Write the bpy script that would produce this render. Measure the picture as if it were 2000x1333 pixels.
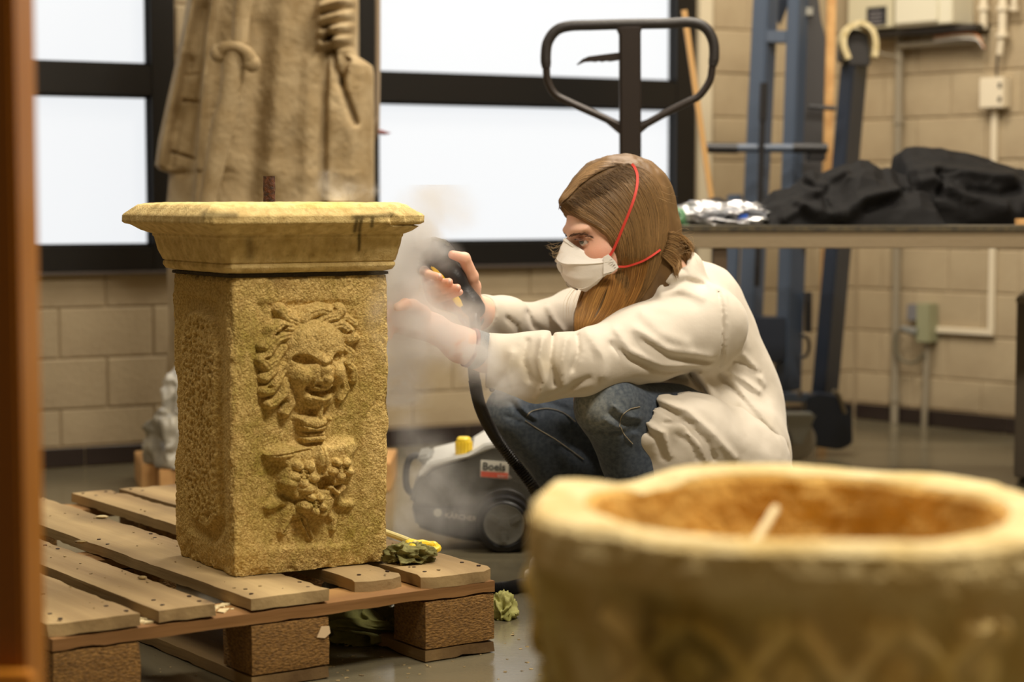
import bpy, bmesh, math, random
import numpy as np
from mathutils import Vector, Matrix

for o in list(bpy.data.objects): bpy.data.objects.remove(o)
SC = bpy.context.scene
COL = SC.collection
random.seed(4)
RNG = np.random.default_rng(7)

# ------------------------------------------------------------------ camera
FPX = 3889.0
EYE = np.array([0.0, 0.0, 0.75])
PITCH = math.atan(276.5/FPX)
cam_d = bpy.data.cameras.new('camera'); cam = bpy.data.objects.new('camera', cam_d); COL.objects.link(cam)
cam_d.sensor_width = 36; cam_d.lens = FPX/2000*36; cam_d.clip_start = .05; cam_d.clip_end = 60
cam.location = EYE; cam.rotation_euler = (math.pi/2 - PITCH, 0, 0)
cam_d.dof.use_dof = True; cam_d.dof.focus_distance = 3.42; cam_d.dof.aperture_fstop = 2.9
SC.camera = cam

# ------------------------------------------------------------------ world, lights, exposure
W = bpy.data.worlds.new('world'); SC.world = W; W.use_nodes = True
W.node_tree.nodes['Background'].inputs[0].default_value = (.8, .9, 1, 1)
W.node_tree.nodes['Background'].inputs[1].default_value = .35
SC.view_settings.view_transform = 'Standard'; SC.view_settings.look = 'None'
SC.view_settings.gamma = 1; SC.view_settings.use_curve_mapping = False
SC.view_settings.exposure = 0.14
SC.cycles.max_bounces = 8; SC.cycles.volume_bounces = 3; SC.cycles.transparent_max_bounces = 16
SC.cycles.use_denoising = True
SC.cycles.sample_clamp_indirect = 6
SC.cycles.volume_step_rate = 1.0
def area(name, loc, rot, sx, sy, power, col):
    l = bpy.data.lights.new(name, 'AREA'); l.shape = 'RECTANGLE'; l.size = sx; l.size_y = sy
    l.energy = power; l.color = col
    o = bpy.data.objects.new(name, l); COL.objects.link(o); o.location = loc; o.rotation_euler = rot
    return o
WARM = (1.0, .90, .76)
CEIL_H = 3.0
LAMPS = [(-1.7, 3.4, 20), (1.0, 3.9, 62), (.5, 5.3, 46), (.9, 1.9, 86)]
for i, (x, y, p) in enumerate(LAMPS):
    area('ceiling_lamp_light', (x, y, CEIL_H-.09), (0, 0, 0), 1.2, .3, p, WARM)

# ------------------------------------------------------------------ pixel <-> world (the photograph's 2000x1333 frame)
cp, sp = math.cos(PITCH), math.sin(PITCH)
def ray(px, py):
    a = (px-1000)/FPX; b = (666.5-py)/FPX
    return np.array([a, cp+b*sp, -sp+b*cp])
def K(px, py, Y):
    r = ray(px, py); return EYE + r*(Y/r[1])
def KZ(px, py, z=0.0):
    r = ray(px, py); return EYE + r*((z-EYE[2])/r[2])
def proj(P):
    P = np.asarray(P, float)-EYE
    x = P[..., 0]; d = P[..., 1]*cp - P[..., 2]*sp; u = P[..., 1]*sp + P[..., 2]*cp
    return 1000+FPX*x/d, 666.5-FPX*u/d
def S(r, g, b):
    return tuple((c/255/12.92 if c/255 <= .04045 else ((c/255+.055)/1.055)**2.4) for c in (r, g, b))

# ------------------------------------------------------------------ materials
def mat(name, col, rough=.6, metal=0., col2=None, nscale=8., namt=.5, bump=0., bscale=60., attr=None, stretch=None,
        rot=0., spec=.5, trans=0., sheen=0., coat=0., detail=4., ramp=(.35, .65), bdist=.01, bump2=None, sub=0.):
    m = bpy.data.materials.new(name); m.use_nodes = True; nt = m.node_tree; N = nt.nodes; L = nt.links
    b = N['Principled BSDF']; b.inputs['Roughness'].default_value = rough; b.inputs['Metallic'].default_value = metal
    b.inputs['Specular IOR Level'].default_value = spec
    if trans: b.inputs['Transmission Weight'].default_value = trans
    if sheen: b.inputs['Sheen Weight'].default_value = sheen
    if coat: b.inputs['Coat Weight'].default_value = coat
    if sub:
        b.inputs['Subsurface Weight'].default_value = sub; b.inputs['Subsurface Radius'].default_value = (.01, .004, .002)
        b.inputs['Subsurface Scale'].default_value = .6
    tc = N.new('ShaderNodeTexCoord'); mp = N.new('ShaderNodeMapping'); L.new(tc.outputs['Object'], mp.inputs[0])
    if stretch:
        mp.vector_type = 'TEXTURE'; mp.inputs['Rotation'].default_value = (0, 0, -rot); mp.inputs['Scale'].default_value = tuple(1/q for q in stretch)
    src = None
    if col2 is not None:
        n = N.new('ShaderNodeTexNoise'); n.inputs['Scale'].default_value = nscale; n.inputs['Detail'].default_value = detail
        L.new(mp.outputs[0], n.inputs['Vector'])
        r = N.new('ShaderNodeValToRGB'); r.color_ramp.elements[0].position = ramp[0]; r.color_ramp.elements[1].position = ramp[1]
        r.color_ramp.elements[0].color = (*col, 1); r.color_ramp.elements[1].color = (*col2, 1)
        L.new(n.outputs[0], r.inputs[0]); src = r.outputs[0]
    else:
        b.inputs['Base Color'].default_value = (*col, 1)
    if attr:
        m['uses_tint'] = 1
        a = N.new('ShaderNodeVertexColor'); a.layer_name = attr
        if src is None: L.new(a.outputs[0], b.inputs['Base Color'])
        else:
            mx = N.new('ShaderNodeMix'); mx.data_type = 'RGBA'; mx.blend_type = 'MULTIPLY'; mx.inputs[0].default_value = 1
            L.new(src, mx.inputs[6]); L.new(a.outputs[0], mx.inputs[7]); src = mx.outputs[2]
    if src is not None: L.new(src, b.inputs['Base Color'])
    if bump:
        n = N.new('ShaderNodeTexNoise'); n.inputs['Scale'].default_value = bscale; n.inputs['Detail'].default_value = 5
        L.new(mp.outputs[0], n.inputs['Vector'])
        bp = N.new('ShaderNodeBump'); bp.inputs['Strength'].default_value = bump; bp.inputs['Distance'].default_value = bdist
        L.new(n.outputs[0], bp.inputs['Height']); L.new(bp.outputs[0], b.inputs['Normal'])
    return m
def emit_mat(name, col, s):
    m = bpy.data.materials.new(name); m.use_nodes = True; b = m.node_tree.nodes['Principled BSDF']
    b.inputs['Base Color'].default_value = (*col, 1); b.inputs['Emission Color'].default_value = (*col, 1)
    b.inputs['Emission Strength'].default_value = s; b.inputs['Roughness'].default_value = .35
    return m

# ------------------------------------------------------------------ object helpers
WL = {}
def tag(o, label=None, cat=None, group=None, kind=None):
    if label: o['label'] = label
    if cat: o['category'] = cat
    if group: o['group'] = group
    if kind: o['kind'] = kind
    return o
def thing(name, loc, label, cat, group=None):
    o = bpy.data.objects.new(name, None); COL.objects.link(o); o.location = tuple(loc); o.empty_display_size = .05
    WL[o.name] = np.array(loc, float); return tag(o, label, cat, group)
def base_of(parent):
    return WL.get(parent.name, np.zeros(3)) if parent is not None else np.zeros(3)
def link(name, me, parent=None, origin=None):
    o = bpy.data.objects.new(name, me); COL.objects.link(o)
    if parent is not None:
        o.parent = parent; WL[o.name] = base_of(parent)
    return o
def npmesh(name, V, F, mt, parent=None, smooth=True, colors=None, sharp=None, origin=None):
    """V (n,3) world coords, F (m,k) int array of quads or triangles"""
    V = np.asarray(V, np.float32); F = np.asarray(F, np.int32)
    if parent is not None: off = base_of(parent)
    else: off = np.zeros(3) if origin is None else np.array(origin, float)
    me = bpy.data.meshes.new(name); k = F.shape[1]
    me.vertices.add(len(V)); me.vertices.foreach_set('co', (V-off.astype(np.float32)).ravel())
    me.loops.add(F.size); me.loops.foreach_set('vertex_index', F.ravel())
    me.polygons.add(len(F)); me.polygons.foreach_set('loop_start', np.arange(len(F), dtype=np.int32)*k)
    me.polygons.foreach_set('loop_total', np.full(len(F), k, np.int32))
    me.update(calc_edges=True); me.validate()
    if smooth:
        me.shade_smooth()
        if sharp: me.set_sharp_from_angle(angle=math.radians(sharp))
    if colors is not None:
        ca = me.color_attributes.new('tint', 'FLOAT_COLOR', 'POINT')
        c4 = np.ones((len(V), 4), np.float32); c4[:, :3] = colors; ca.data.foreach_set('color', c4.ravel())
    me.materials.append(mt)
    o = link(name, me, parent)
    if parent is None and origin is not None: o.location = tuple(off)
    if parent is None: WL[o.name] = off
    return o
def frames(pts):
    P = np.asarray(pts, float); T = np.gradient(P, axis=0); T /= np.linalg.norm(T, axis=1)[:, None]+1e-12
    ref = np.array([0, 0, 1.]) if abs(T[0][2]) < .9 else np.array([1., 0, 0])
    n = np.cross(T[0], ref); n /= np.linalg.norm(n); Ns = [n]
    for i in range(1, len(P)):
        n = Ns[-1]-T[i]*np.dot(Ns[-1], T[i]); n /= np.linalg.norm(n)+1e-12; Ns.append(n)
    Ns = np.array(Ns); return P, T, Ns, np.cross(T, Ns)
def smoothpath(pts, n=40):
    P = np.asarray(pts, float); m = len(P)
    if m < 3: return np.array([P[0]+(P[-1]-P[0])*t for t in np.linspace(0, 1, n)])
    Q = np.vstack([2*P[0]-P[1], P, 2*P[-1]-P[-2]]); out = []
    for t in np.linspace(0, m-1-1e-6, n):
        i = int(t); f = t-i; a, b, c, d = Q[i], Q[i+1], Q[i+2], Q[i+3]
        out.append(.5*((2*b)+(-a+c)*f+(2*a-5*b+4*c-d)*f*f+(-a+3*b-3*c+d)*f**3))
    return np.array(out)
class MB:
    def __init__(s): s.v = []; s.f = []
    def add(s, V, F):
        o = len(s.v); s.v += [tuple(map(float, v)) for v in V]; s.f += [tuple(int(i)+o for i in f) for f in F]; return s
    def box(s, c, size, R=None):
        c = np.array(c, float); h = np.array(size, float)/2; R = np.eye(3) if R is None else np.array(R)
        V = [c+R@(h*np.array([x, y, z])) for x in (-1, 1) for y in (-1, 1) for z in (-1, 1)]
        return s.add(V, [(0, 1, 3, 2), (4, 6, 7, 5), (0, 4, 5, 1), (2, 3, 7, 6), (0, 2, 6, 4), (1, 5, 7, 3)])
    def bar(s, a, b, w, t, up=(0, 0, 1)):
        a = np.array(a, float); b = np.array(b, float); d = b-a; L = np.linalg.norm(d); d /= L
        u = np.array(up, float); x = np.cross(d, u); x /= np.linalg.norm(x); z = np.cross(x, d)
        return s.box((a+b)/2, (w, L, t), np.array([x, d, z]).T)
    def tube(s, pts, r, seg=10, caps=True):
        P, T, N, B = frames(pts); n = len(P); r = np.broadcast_to(np.asarray(r, float), (n,)); V = []
        for i in range(n):
            for k in range(seg):
                a = 2*math.pi*k/seg; V.append(P[i]+r[i]*(math.cos(a)*N[i]+math.sin(a)*B[i]))
        F = [(i*seg+k, i*seg+(k+1) % seg, (i+1)*seg+(k+1) % seg, (i+1)*seg+k) for i in range(n-1) for k in range(seg)]
        if caps: F += [tuple(range(seg))[::-1], tuple((n-1)*seg+k for k in range(seg))]
        return s.add(V, F)
    def cyl(s, a, b, ra, rb=None, seg=20): return s.tube([a, b], [ra, ra if rb is None else rb], seg)
    def lathe(s, prof, c, R=None, seg=32, close=True):
        c = np.array(c, float); R = np.eye(3) if R is None else np.array(R); V = []
        for (r, z) in prof:
            for k in range(seg):
                a = 2*math.pi*k/seg; V.append(c+R@np.array([r*math.cos(a), r*math.sin(a), z]))
        n = len(prof); F = [(i*seg+k, i*seg+(k+1) % seg, (i+1)*seg+(k+1) % seg, (i+1)*seg+k) for i in range(n-1) for k in range(seg)]
        if close: F += [tuple(range(seg))[::-1], tuple((n-1)*seg+k for k in range(seg))]
        return s.add(V, F)
    def prism(s, poly, th):
        """poly: list of 3-D points, th: 3-D offset vector"""
        n = len(poly); P = [np.array(p, float) for p in poly]; Q = [p+np.array(th, float) for p in P]
        return s.add(P+Q, [tuple(range(n))[::-1], tuple(range(n, 2*n))]+[(i, (i+1) % n, n+(i+1) % n, n+i) for i in range(n)])
    def sphere(s, c, r, seg=16, rings=10, R=None):
        r = np.broadcast_to(np.asarray(r, float), (3,)); R = np.eye(3) if R is None else np.array(R); V = []; c = np.array(c, float)
        for i in range(1, rings):
            t = math.pi*i/rings
            for k in range(seg):
                a = 2*math.pi*k/seg; V.append(c+R@(r*np.array([math.sin(t)*math.cos(a), math.sin(t)*math.sin(a), math.cos(t)])))
        n = len(V); V += [c+R@(r*np.array([0, 0, 1.])), c+R@(r*np.array([0, 0, -1.]))]
        F = [(i*seg+k, (i+1)*seg+k, (i+1)*seg+(k+1) % seg, i*seg+(k+1) % seg) for i in range(rings-2) for k in range(seg)]
        F += [(n, k, (k+1) % seg) for k in range(seg)]+[(n+1, (rings-2)*seg+(k+1) % seg, (rings-2)*seg+k) for k in range(seg)]
        return s.add(V, F)
    def build(s, name, mt, parent=None, bevel=0, seg=2, sharp=35, origin=None, smooth=True):
        off = base_of(parent) if parent is not None else (np.zeros(3) if origin is None else np.array(origin, float))
        bm = bmesh.new(); vs = [bm.verts.new(tuple(np.array(v)-off)) for v in s.v]
        for f in s.f:
            try: bm.faces.new([vs[i] for i in f])
            except ValueError: pass
        bmesh.ops.recalc_face_normals(bm, faces=bm.faces)
        if bevel: bmesh.ops.bevel(bm, geom=[e for e in bm.edges if e.calc_face_angle(0) > .5], offset=bevel, segments=seg, affect='EDGES', clamp_overlap=True)
        me = bpy.data.meshes.new(name); bm.to_mesh(me); bm.free(); me.materials.append(mt)
        if mt.get('uses_tint'):
            ca = me.color_attributes.new('tint', 'FLOAT_COLOR', 'POINT'); ca.data.foreach_set('color', np.ones(len(me.vertices)*4, np.float32))
        if smooth: me.shade_smooth(); me.set_sharp_from_angle(angle=math.radians(sharp))
        o = link(name, me, parent)
        if parent is None: o.location = tuple(off); WL[o.name] = off
        return o
def frame3(d, up=(0, 0, 1)):
    d = np.array(d, float); d /= np.linalg.norm(d); x = np.cross(d, np.array(up, float)); x /= np.linalg.norm(x)
    return np.array([x, np.cross(x, d)*1.0, d]).T      # columns: side, up, along (z = along)

# ------------------------------------------------------------------ numpy noise
def _h(ix, iy, iz, s):
    n = (ix*374761393 + iy*668265263 + iz*2147483647 + s*974711) & 0xffffffff
    n = ((n ^ (n >> 13))*1274126177) & 0xffffffff; n = n ^ (n >> 16)
    return (n & 0xffff)/65535.0
def vnoise(P, seed=0):
    P = np.asarray(P, float); i = np.floor(P).astype(np.int64); f = P-i; f = f*f*(3-2*f)
    out = 0
    for dx in (0, 1):
        for dy in (0, 1):
            for dz in (0, 1):
                w = (f[:, 0] if dx else 1-f[:, 0])*(f[:, 1] if dy else 1-f[:, 1])*(f[:, 2] if dz else 1-f[:, 2])
                out = out + w*_h(i[:, 0]+dx, i[:, 1]+dy, i[:, 2]+dz, seed)
    return out*2-1
def fbm(P, scale, oct=4, seed=0, gain=.5):
    P = np.asarray(P, float)*scale; a = 1; s = 0; t = 0
    for k in range(oct):
        s = s + a*vnoise(P+17.3*k, seed+k); t += a; a *= gain; P = P*2.03
    return s/t
def worley(P, scale, seed=0):
    P = np.asarray(P, float)*scale; i = np.floor(P).astype(np.int64); best = np.full(len(P), 9.)
    for dx in (-1, 0, 1):
        for dy in (-1, 0, 1):
            for dz in (-1, 0, 1):
                j = i+np.array([dx, dy, dz])
                q = np.stack([j[:, 0]+_h(j[:, 0], j[:, 1], j[:, 2], seed), j[:, 1]+_h(j[:, 0], j[:, 1], j[:, 2], seed+5), j[:, 2]+_h(j[:, 0], j[:, 1], j[:, 2], seed+9)], 1)
                best = np.minimum(best, np.linalg.norm(P-q, axis=1))
    return best

# ------------------------------------------------------------------ implicit surfaces
def smin(a, b, k):
    h = np.clip(.5+.5*(b-a)/k, 0, 1); return b+(a-b)*h-k*h*(1-h)
def smax(a, b, k): return -smin(-a, -b, k)
def cap(P, a, b, ra, rb):
    a = np.asarray(a, float); b = np.asarray(b, float); d = b-a; q = P-a
    t = np.clip(q@d/(d@d+1e-12), 0, 1); return np.linalg.norm(q-t[:, None]*d, axis=1)-(ra+(rb-ra)*t)
def ell(P, c, r, R=None):
    q = P-np.asarray(c, float)
    if R is not None: q = q@np.asarray(R)
    r = np.asarray(r, float); k0 = np.linalg.norm(q/r, axis=1); k1 = np.linalg.norm(q/(r*r), axis=1)
    return k0*(k0-1)/np.maximum(k1, 1e-9)
def chain(P, pts, rs, k=.01):
    d = None
    for i in range(len(pts)-1):
        c = cap(P, pts[i], pts[i+1], rs[i], rs[i+1]); d = c if d is None else smin(d, c, k)
    return d
def pdist(P, pts):
    d = None
    for i in range(len(pts)-1):
        c = cap(P, pts[i], pts[i+1], 0, 0); d = c if d is None else np.minimum(d, c)
    return d
def sdf_mesh(fn, lo, hi, h, k=4):
    lo = np.array(lo, float); hi = np.array(hi, float); nb = np.ceil((hi-lo)/(h*k)).astype(int)+1; n = nb*k+1
    cx, cy, cz = np.meshgrid(*[np.arange(b) for b in nb], indexing='ij')
    C = lo+(np.stack([cx, cy, cz], -1).reshape(-1, 3)*k+k/2)*h
    dc = fn(C); act = np.abs(dc) < h*k*1.25
    D = np.empty(tuple(nb*k), np.float32)
    D4 = D.reshape(nb[0], k, nb[1], k, nb[2], k)
    D4[:] = np.sign(dc).reshape(nb)[:, None, :, None, :, None]*h*k
    ia = np.argwhere(act.reshape(nb)); g = np.stack(np.meshgrid(np.arange(k), np.arange(k), np.arange(k), indexing='ij'), -1).reshape(-1, 3)
    I = (ia[:, None, :]*k+g[None]).reshape(-1, 3)
    CH = 400000
    for s0 in range(0, len(I), CH):
        J = I[s0:s0+CH]; D[J[:, 0], J[:, 1], J[:, 2]] = fn(lo+J*h)
    neg = D < 0; m = np.array(D.shape)-1
    cnt = np.zeros(tuple(m), np.int8)
    corners = [(a, b, c) for a in (0, 1) for b in (0, 1) for c in (0, 1)]
    for a, b, c in corners: cnt += neg[a:a+m[0], b:b+m[1], c:c+m[2]]
    cells = np.argwhere((cnt > 0) & (cnt < 8)); idx = -np.ones(tuple(m), np.int64); idx[tuple(cells.T)] = np.arange(len(cells))
    acc = np.zeros((len(cells), 3)); w = np.zeros(len(cells))
    for a in corners:
        for ax in range(3):
            if a[ax]: continue
            b = list(a); b[ax] = 1; A = cells+np.array(a); B = cells+np.array(b)
            da = D[tuple(A.T)]; db = D[tuple(B.T)]; x = (da < 0) != (db < 0); t = np.where(x, da/np.where(x, da-db, 1), 0)
            p = np.tile(np.array(a, float), (len(cells), 1)); p[:, ax] += t; acc += p*x[:, None]; w += x
    V = lo+(cells+acc/w[:, None])*h
    F = []
    for ax in range(3):
        u, v = (ax+1) % 3, (ax+2) % 3
        sl0 = [slice(0, m[i]) for i in range(3)]; sl1 = list(sl0); sl1[ax] = slice(1, m[ax]+1)
        sl0 = tuple(sl0); s = (neg[sl0] != neg[tuple(sl1)])
        E = np.argwhere(s); E = E[(E[:, u] > 0) & (E[:, v] > 0)]
        eu = np.zeros(3, int); eu[u] = 1; ev = np.zeros(3, int); ev[v] = 1
        q = np.stack([idx[tuple((E-eu-ev).T)], idx[tuple((E-ev).T)], idx[tuple(E.T)], idx[tuple((E-eu).T)]], 1)
        fl = neg[tuple(E.T)]; q[~fl] = q[~fl][:, ::-1]; F.append(q)
    F = np.vstack(F); F = F[(F >= 0).all(1)]
    return V, F
def relax(V, F, it=2, lam=.5):
    n = len(V); E = np.vstack([F[:, [i, (i+1) % 4]] for i in range(4)])
    deg = np.bincount(E.ravel(), minlength=n)
    for _ in range(it):
        S_ = np.zeros_like(V)
        for ax in range(3):
            S_[:, ax] = np.bincount(E[:, 0], V[E[:, 1], ax], n)+np.bincount(E[:, 1], V[E[:, 0], ax], n)
        V = V+lam*(S_/deg[:, None]-V)
    return V
def march(fn, px, py, y0, y1, n=48):
    """first hit of the surface fn on lines of sight; world points"""
    px = np.asarray(px, float); py = np.asarray(py, float)
    r = np.stack([ray(a, b)/ray(a, b)[1] for a, b in zip(px, py)]); y = np.full(len(px), float(y0)); hit = np.zeros(len(px), bool)
    for _ in range(n):
        d = fn(EYE+r*y[:, None]); hit |= d < .0012; y = np.where(hit, y, y+np.maximum(d*.8, .0004)); y = np.minimum(y, y1)
    return EYE+r*y[:, None], hit
# ================================================================== THE ROOM
M_floor = mat('floor_epoxy', S(120, 112, 90), .2, col2=S(96, 89, 70), nscale=1.6, bump=.04, bscale=14, ramp=(.3, .7))
M_wallp = mat('wall_paint', S(180, 163, 132), .7, col2=S(167, 149, 119), nscale=5, bump=.25, bscale=90)
M_mortar = mat('mortar', S(164, 146, 116), .85, bump=.3, bscale=120)
M_black = mat('black_frame', S(20, 19, 18), .35)
M_tile = mat('dark_tile', S(44, 36, 33), .35, col2=S(54, 44, 40), nscale=3)
M_ceil = mat('ceiling_white', S(225, 222, 214), .9)
M_pane = emit_mat('frosted_pane', (.94, .97, 1.0), .80); M_pane.node_tree.nodes['Principled BSDF'].inputs['Base Color'].default_value = (.12, .12, .12, 1)

def vline_on(px, O, d):                # wall plane through O with horizontal direction d, at the photo column px
    r = ray(px, 500); a = np.array([[d[0], -r[0]], [d[1], -r[1]]]); s, t = np.linalg.solve(a, EYE[:2]-O[:2]); return s
CORN = KZ(1668, 817.5)
b0 = KZ(67, 917); D1 = (CORN-b0); D1[2] = 0; D1 /= np.linalg.norm(D1)          # back wall runs along D1 towards the corner
r0 = KZ(1979, 849.5); D2 = r0-CORN; D2[2] = 0; D2 /= np.linalg.norm(D2)          # right wall runs along D2 from the corner to the viewer
N1 = np.array([D1[1], -D1[0], 0]); N2 = np.array([D2[1], -D2[0], 0])
if N2[0] > 0: N2 = -N2
UP = np.array([0, 0, 1.])
def s1(px): return vline_on(px, CORN, D1)      # negative to the left of the corner
def s2(px): return vline_on(px, CORN, D2)
def wz(px, py, O, d):
    s = vline_on(px, O, d); P = O+d*s; Y = P[1]; return K(px, py, Y)[2]
def P1(s, z, off=0.): return CORN+D1*s+UP*z+N1*off
def P2(s, z, off=0.): return CORN+D2*s+UP*z+N2*off
R1 = np.array([D1, -N1, UP]).T; R2 = np.array([D2, -N2, UP]).T
SL = -7.0; SR = 6.5
ZB = wz(200, 533, CORN, D1)             # underside of the windows
ZG = wz(200, 482, CORN, D1); ZT0 = wz(200, 184, CORN, D1); ZT1 = wz(200, 125, CORN, D1); ZTOP = 2.15
W1 = (s1(-420), s1(346)); W2 = (s1(703), s1(1357))

def boxw(mb, P, R, s0, s1_, z0, z1, o0, o1):
    mb.box(P((s0+s1_)/2, (z0+z1)/2, (o0+o1)/2), (abs(s1_-s0), abs(o1-o0), z1-z0), R); return mb
TH = .2
m = MB()
for (a, b, z0, z1) in ((SL, 0, 0, ZB), (SL, W1[0], ZB, ZTOP), (W1[1], W2[0], ZB, ZTOP), (W2[1], 0, ZB, ZTOP), (SL, 0, ZTOP, CEIL_H)):
    boxw(m, P1, R1, a, b+(TH if b == 0 else 0), z0, z1, -TH, 0)
wall_back = tag(m.build('wall_back', M_mortar), kind='structure')
m = MB(); boxw(m, P2, R2, 0, SR+TH, 0, CEIL_H, -TH, 0)
wall_right = tag(m.build('wall_right', M_mortar), kind='structure')
A_ = P1(SL, 0); B_ = P2(SR, 0)
# far side walls behind the viewer close the room
C_ = A_+N1*7.0
m = MB(); m.box((A_+C_)/2+UP*CEIL_H/2-D1*TH/2, (TH, np.linalg.norm(C_-A_)+.4, CEIL_H), R1); tag(m.build('wall_left', M_wallp), kind='structure')
dd = B_-C_; LL = np.linalg.norm(dd); dd /= LL; Rr = np.array([dd, np.cross(UP, dd), UP]).T
m = MB(); m.box((B_+C_)/2+UP*CEIL_H/2-np.cross(UP, dd)*0-np.array([0, TH/2, 0]), (LL+.3, TH, CEIL_H), Rr); tag(m.build('wall_rear', M_wallp), kind='structure')
poly = [P1(SL-.2, -.1), P1(.25, -.1), P2(SR+.3, -.1), C_-UP*.1-np.array([.1, .5, 0])]
m = MB(); m.prism(poly, (0, 0, .1)); FLOOR = tag(m.build('floor', M_floor), kind='structure')
m = MB(); m.prism([p+UP*(CEIL_H+.1) for p in poly], (0, 0, .1)); tag(m.build('ceiling', M_ceil), kind='structure')

# bricks: one chamfered block mesh shared by all
BL, BH, BT = .262, .134, .013; MODL, MODH = .270, .1425
def brick_mesh(nm, mt):
    mb = MB(); mb.box((0, 0, 0), (BL, BT, BH)); o = mb.build(nm, mt, bevel=.0035, seg=1); return o
proto = brick_mesh('brick', M_wallp); bmesh_data = proto.data; bpy.data.objects.remove(proto)
def lay(wall, P, R, s_lo, s_hi, z_lo, z_hi, s_anchor, holes=()):
    z = .163-MODH; row = 0
    while z < z_hi:
        z0 = max(z, z_lo); z1 = min(z+MODH, z_hi)
        if z1-z0 > .03:
            k = math.floor((s_lo-s_anchor)/MODL)-1
            while s_anchor+(k+.5*(row % 2))*MODL < s_hi:
                a = s_anchor+(k+.5*(row % 2))*MODL; k += 1
                a0 = max(a, s_lo); a1 = min(a+MODL, s_hi)
                if a1-a0 < .035: continue
                skip = False
                for (h0, h1) in holes:
                    if z1 > ZB+.01:
                        if a0 >= h0-.02 and a1 <= h1+.02: skip = True
                        elif a0 < h0 < a1: a1 = h0
                        elif a0 < h1 < a1: a0 = h1
                if skip or a1-a0 < .035: continue
                o = bpy.data.objects.new('brick', bmesh_data); COL.objects.link(o); o.parent = wall
                j = .0045; o.location = tuple(P((a0+a1)/2, (z0+z1)/2, -.0022+random.uniform(-.0006, .0012)))
                o.rotation_euler = (0, 0, math.atan2(R[1][0], R[0][0]))
                o.scale = ((a1-a0-j)/BL, 1, (z1-z0-j)/BH)
        z += MODH; row += 1
sa = s1(112)
lay(wall_back, P1, R1, s1(-760), W2[1]+.0, .058, ZB-.001, sa)
lay(wall_back, P1, R1, s1(-760), W1[0]-.002, ZB, 1.62, sa)
lay(wall_back, P1, R1, W2[1]+.055, -.004, .058, 1.75, sa)
lay(wall_back, P1, R1, W1[1]+.002, W2[0]-.002, ZB, 1.62, sa)
lay(wall_right, P2, R2, .012, s2(2700), .058, 1.75, s2(1788))
# baseboards of dark tiles
for (nm, P, R, lo_, hi_, wall) in (('baseboard_back', P1, R1, s1(-760), -.012, wall_back), ('baseboard_right', P2, R2, .012, s2(2700), wall_right)):
    m = MB(); boxw(m, P, R, lo_, hi_, 0.0, .056, .0, .006); bb = tag(m.build(nm, M_mortar), kind='structure')
    m = MB(); m.box((0, 0, 0), (.296, .006, .052)); t0 = m.build('tile', M_tile, bevel=.0015, seg=1); td = t0.data; bpy.data.objects.remove(t0)
    s = lo_
    while s < hi_-.03:
        e = min(s+.3, hi_); o = bpy.data.objects.new('tile', td); COL.objects.link(o); o.parent = bb
        o.location = tuple(P((s+e)/2, .029, .009)); o.rotation_euler = (0, 0, math.atan2(R[1][0], R[0][0])); o.scale = ((e-s-.003)/.296, 1, 1); s = e

# windows
def window(nm, a, b, ga, gb, muls=()):
    root = tag(thing(nm, P1((a+b)/2, ZB, -.03), None, None), kind='structure')
    def fr(name, x0, x1, z0, z1, o0=-.055, o1=.004, mt=M_black, bev=.003):
        m = MB(); boxw(m, P1, R1, x0, x1, z0, z1, o0, o1); return m.build(name, mt, root, bevel=bev)
    fr('frame_stile', a, ga, ZB, ZTOP); fr('frame_stile', gb, b, ZB, ZTOP)
    fr('frame_rail', ga, gb, ZTOP-.07, ZTOP); fr('frame_rail', ga, gb, ZB+.004, ZG)
    fr('transom', ga, gb, ZT0, ZT1)
    for (x0, x1) in muls: fr('mullion', x0, x1, ZG, ZTOP-.07)
    e = [ga]+[x for mm in muls for x in mm]+[gb]
    for i in range(0, len(e), 2):
        for (z0, z1) in ((ZG, ZT0), (ZT1, ZTOP-.07)):
            fr('pane', e[i], e[i+1], z0, z1, -.040, -.034, M_pane, 0)
            for (zz0, zz1, x0, x1) in ((z0, z0+.008, e[i], e[i+1]), (z1-.008, z1, e[i], e[i+1]), (z0, z1, e[i], e[i]+.008), (z0, z1, e[i+1]-.008, e[i+1])):
                fr('glazing_bead', x0, x1, zz0, zz1, -.034, -.022, M_black, 0)
    fr('sill', a-.0, b+.0, ZB-.004, ZB+.004, -.02, .035, M_steelgrey, .001)
    return root
M_steelgrey = mat('sill_metal', S(96, 88, 82), .4, metal=.3)
window('window_1', W1[0], W1[1], W1[0]+.05, s1(299))
window('window_2', W2[0], W2[1], s1(742), s1(1318), muls=())
m = MB(); boxw(m, P1, R1, W2[1]+.003, W2[1]+.052, .056, 1.9, 0, .02); tag(m.build('trim_1', mat('trim_paint', S(212, 200, 172), .6), bevel=.003), kind='structure')
# ceiling lamps (a housing with a glowing diffuser above each area light)
M_hous = mat('lamp_housing', S(230, 230, 226), .5)
for i, (x, y, p) in enumerate(LAMPS):
    r = thing('ceiling_lamp', (x, y, CEIL_H-.06), 'long ceiling lamp out of sight above, '+('over the wooden pallet', 'over the crouching woman', 'near the window wall', 'over the stone basin')[i], 'lamp', None)
    m = MB(); m.box((x, y, CEIL_H-.03), (1.26, .34, .06)); m.build('housing', M_hous, r, bevel=.006)
    m = MB(); m.box((x, y, CEIL_H-.068), (1.2, .3, .012)); m.build('diffuser', emit_mat('lamp_diffuser', (1, .9, .72), 2.0), r)
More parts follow.
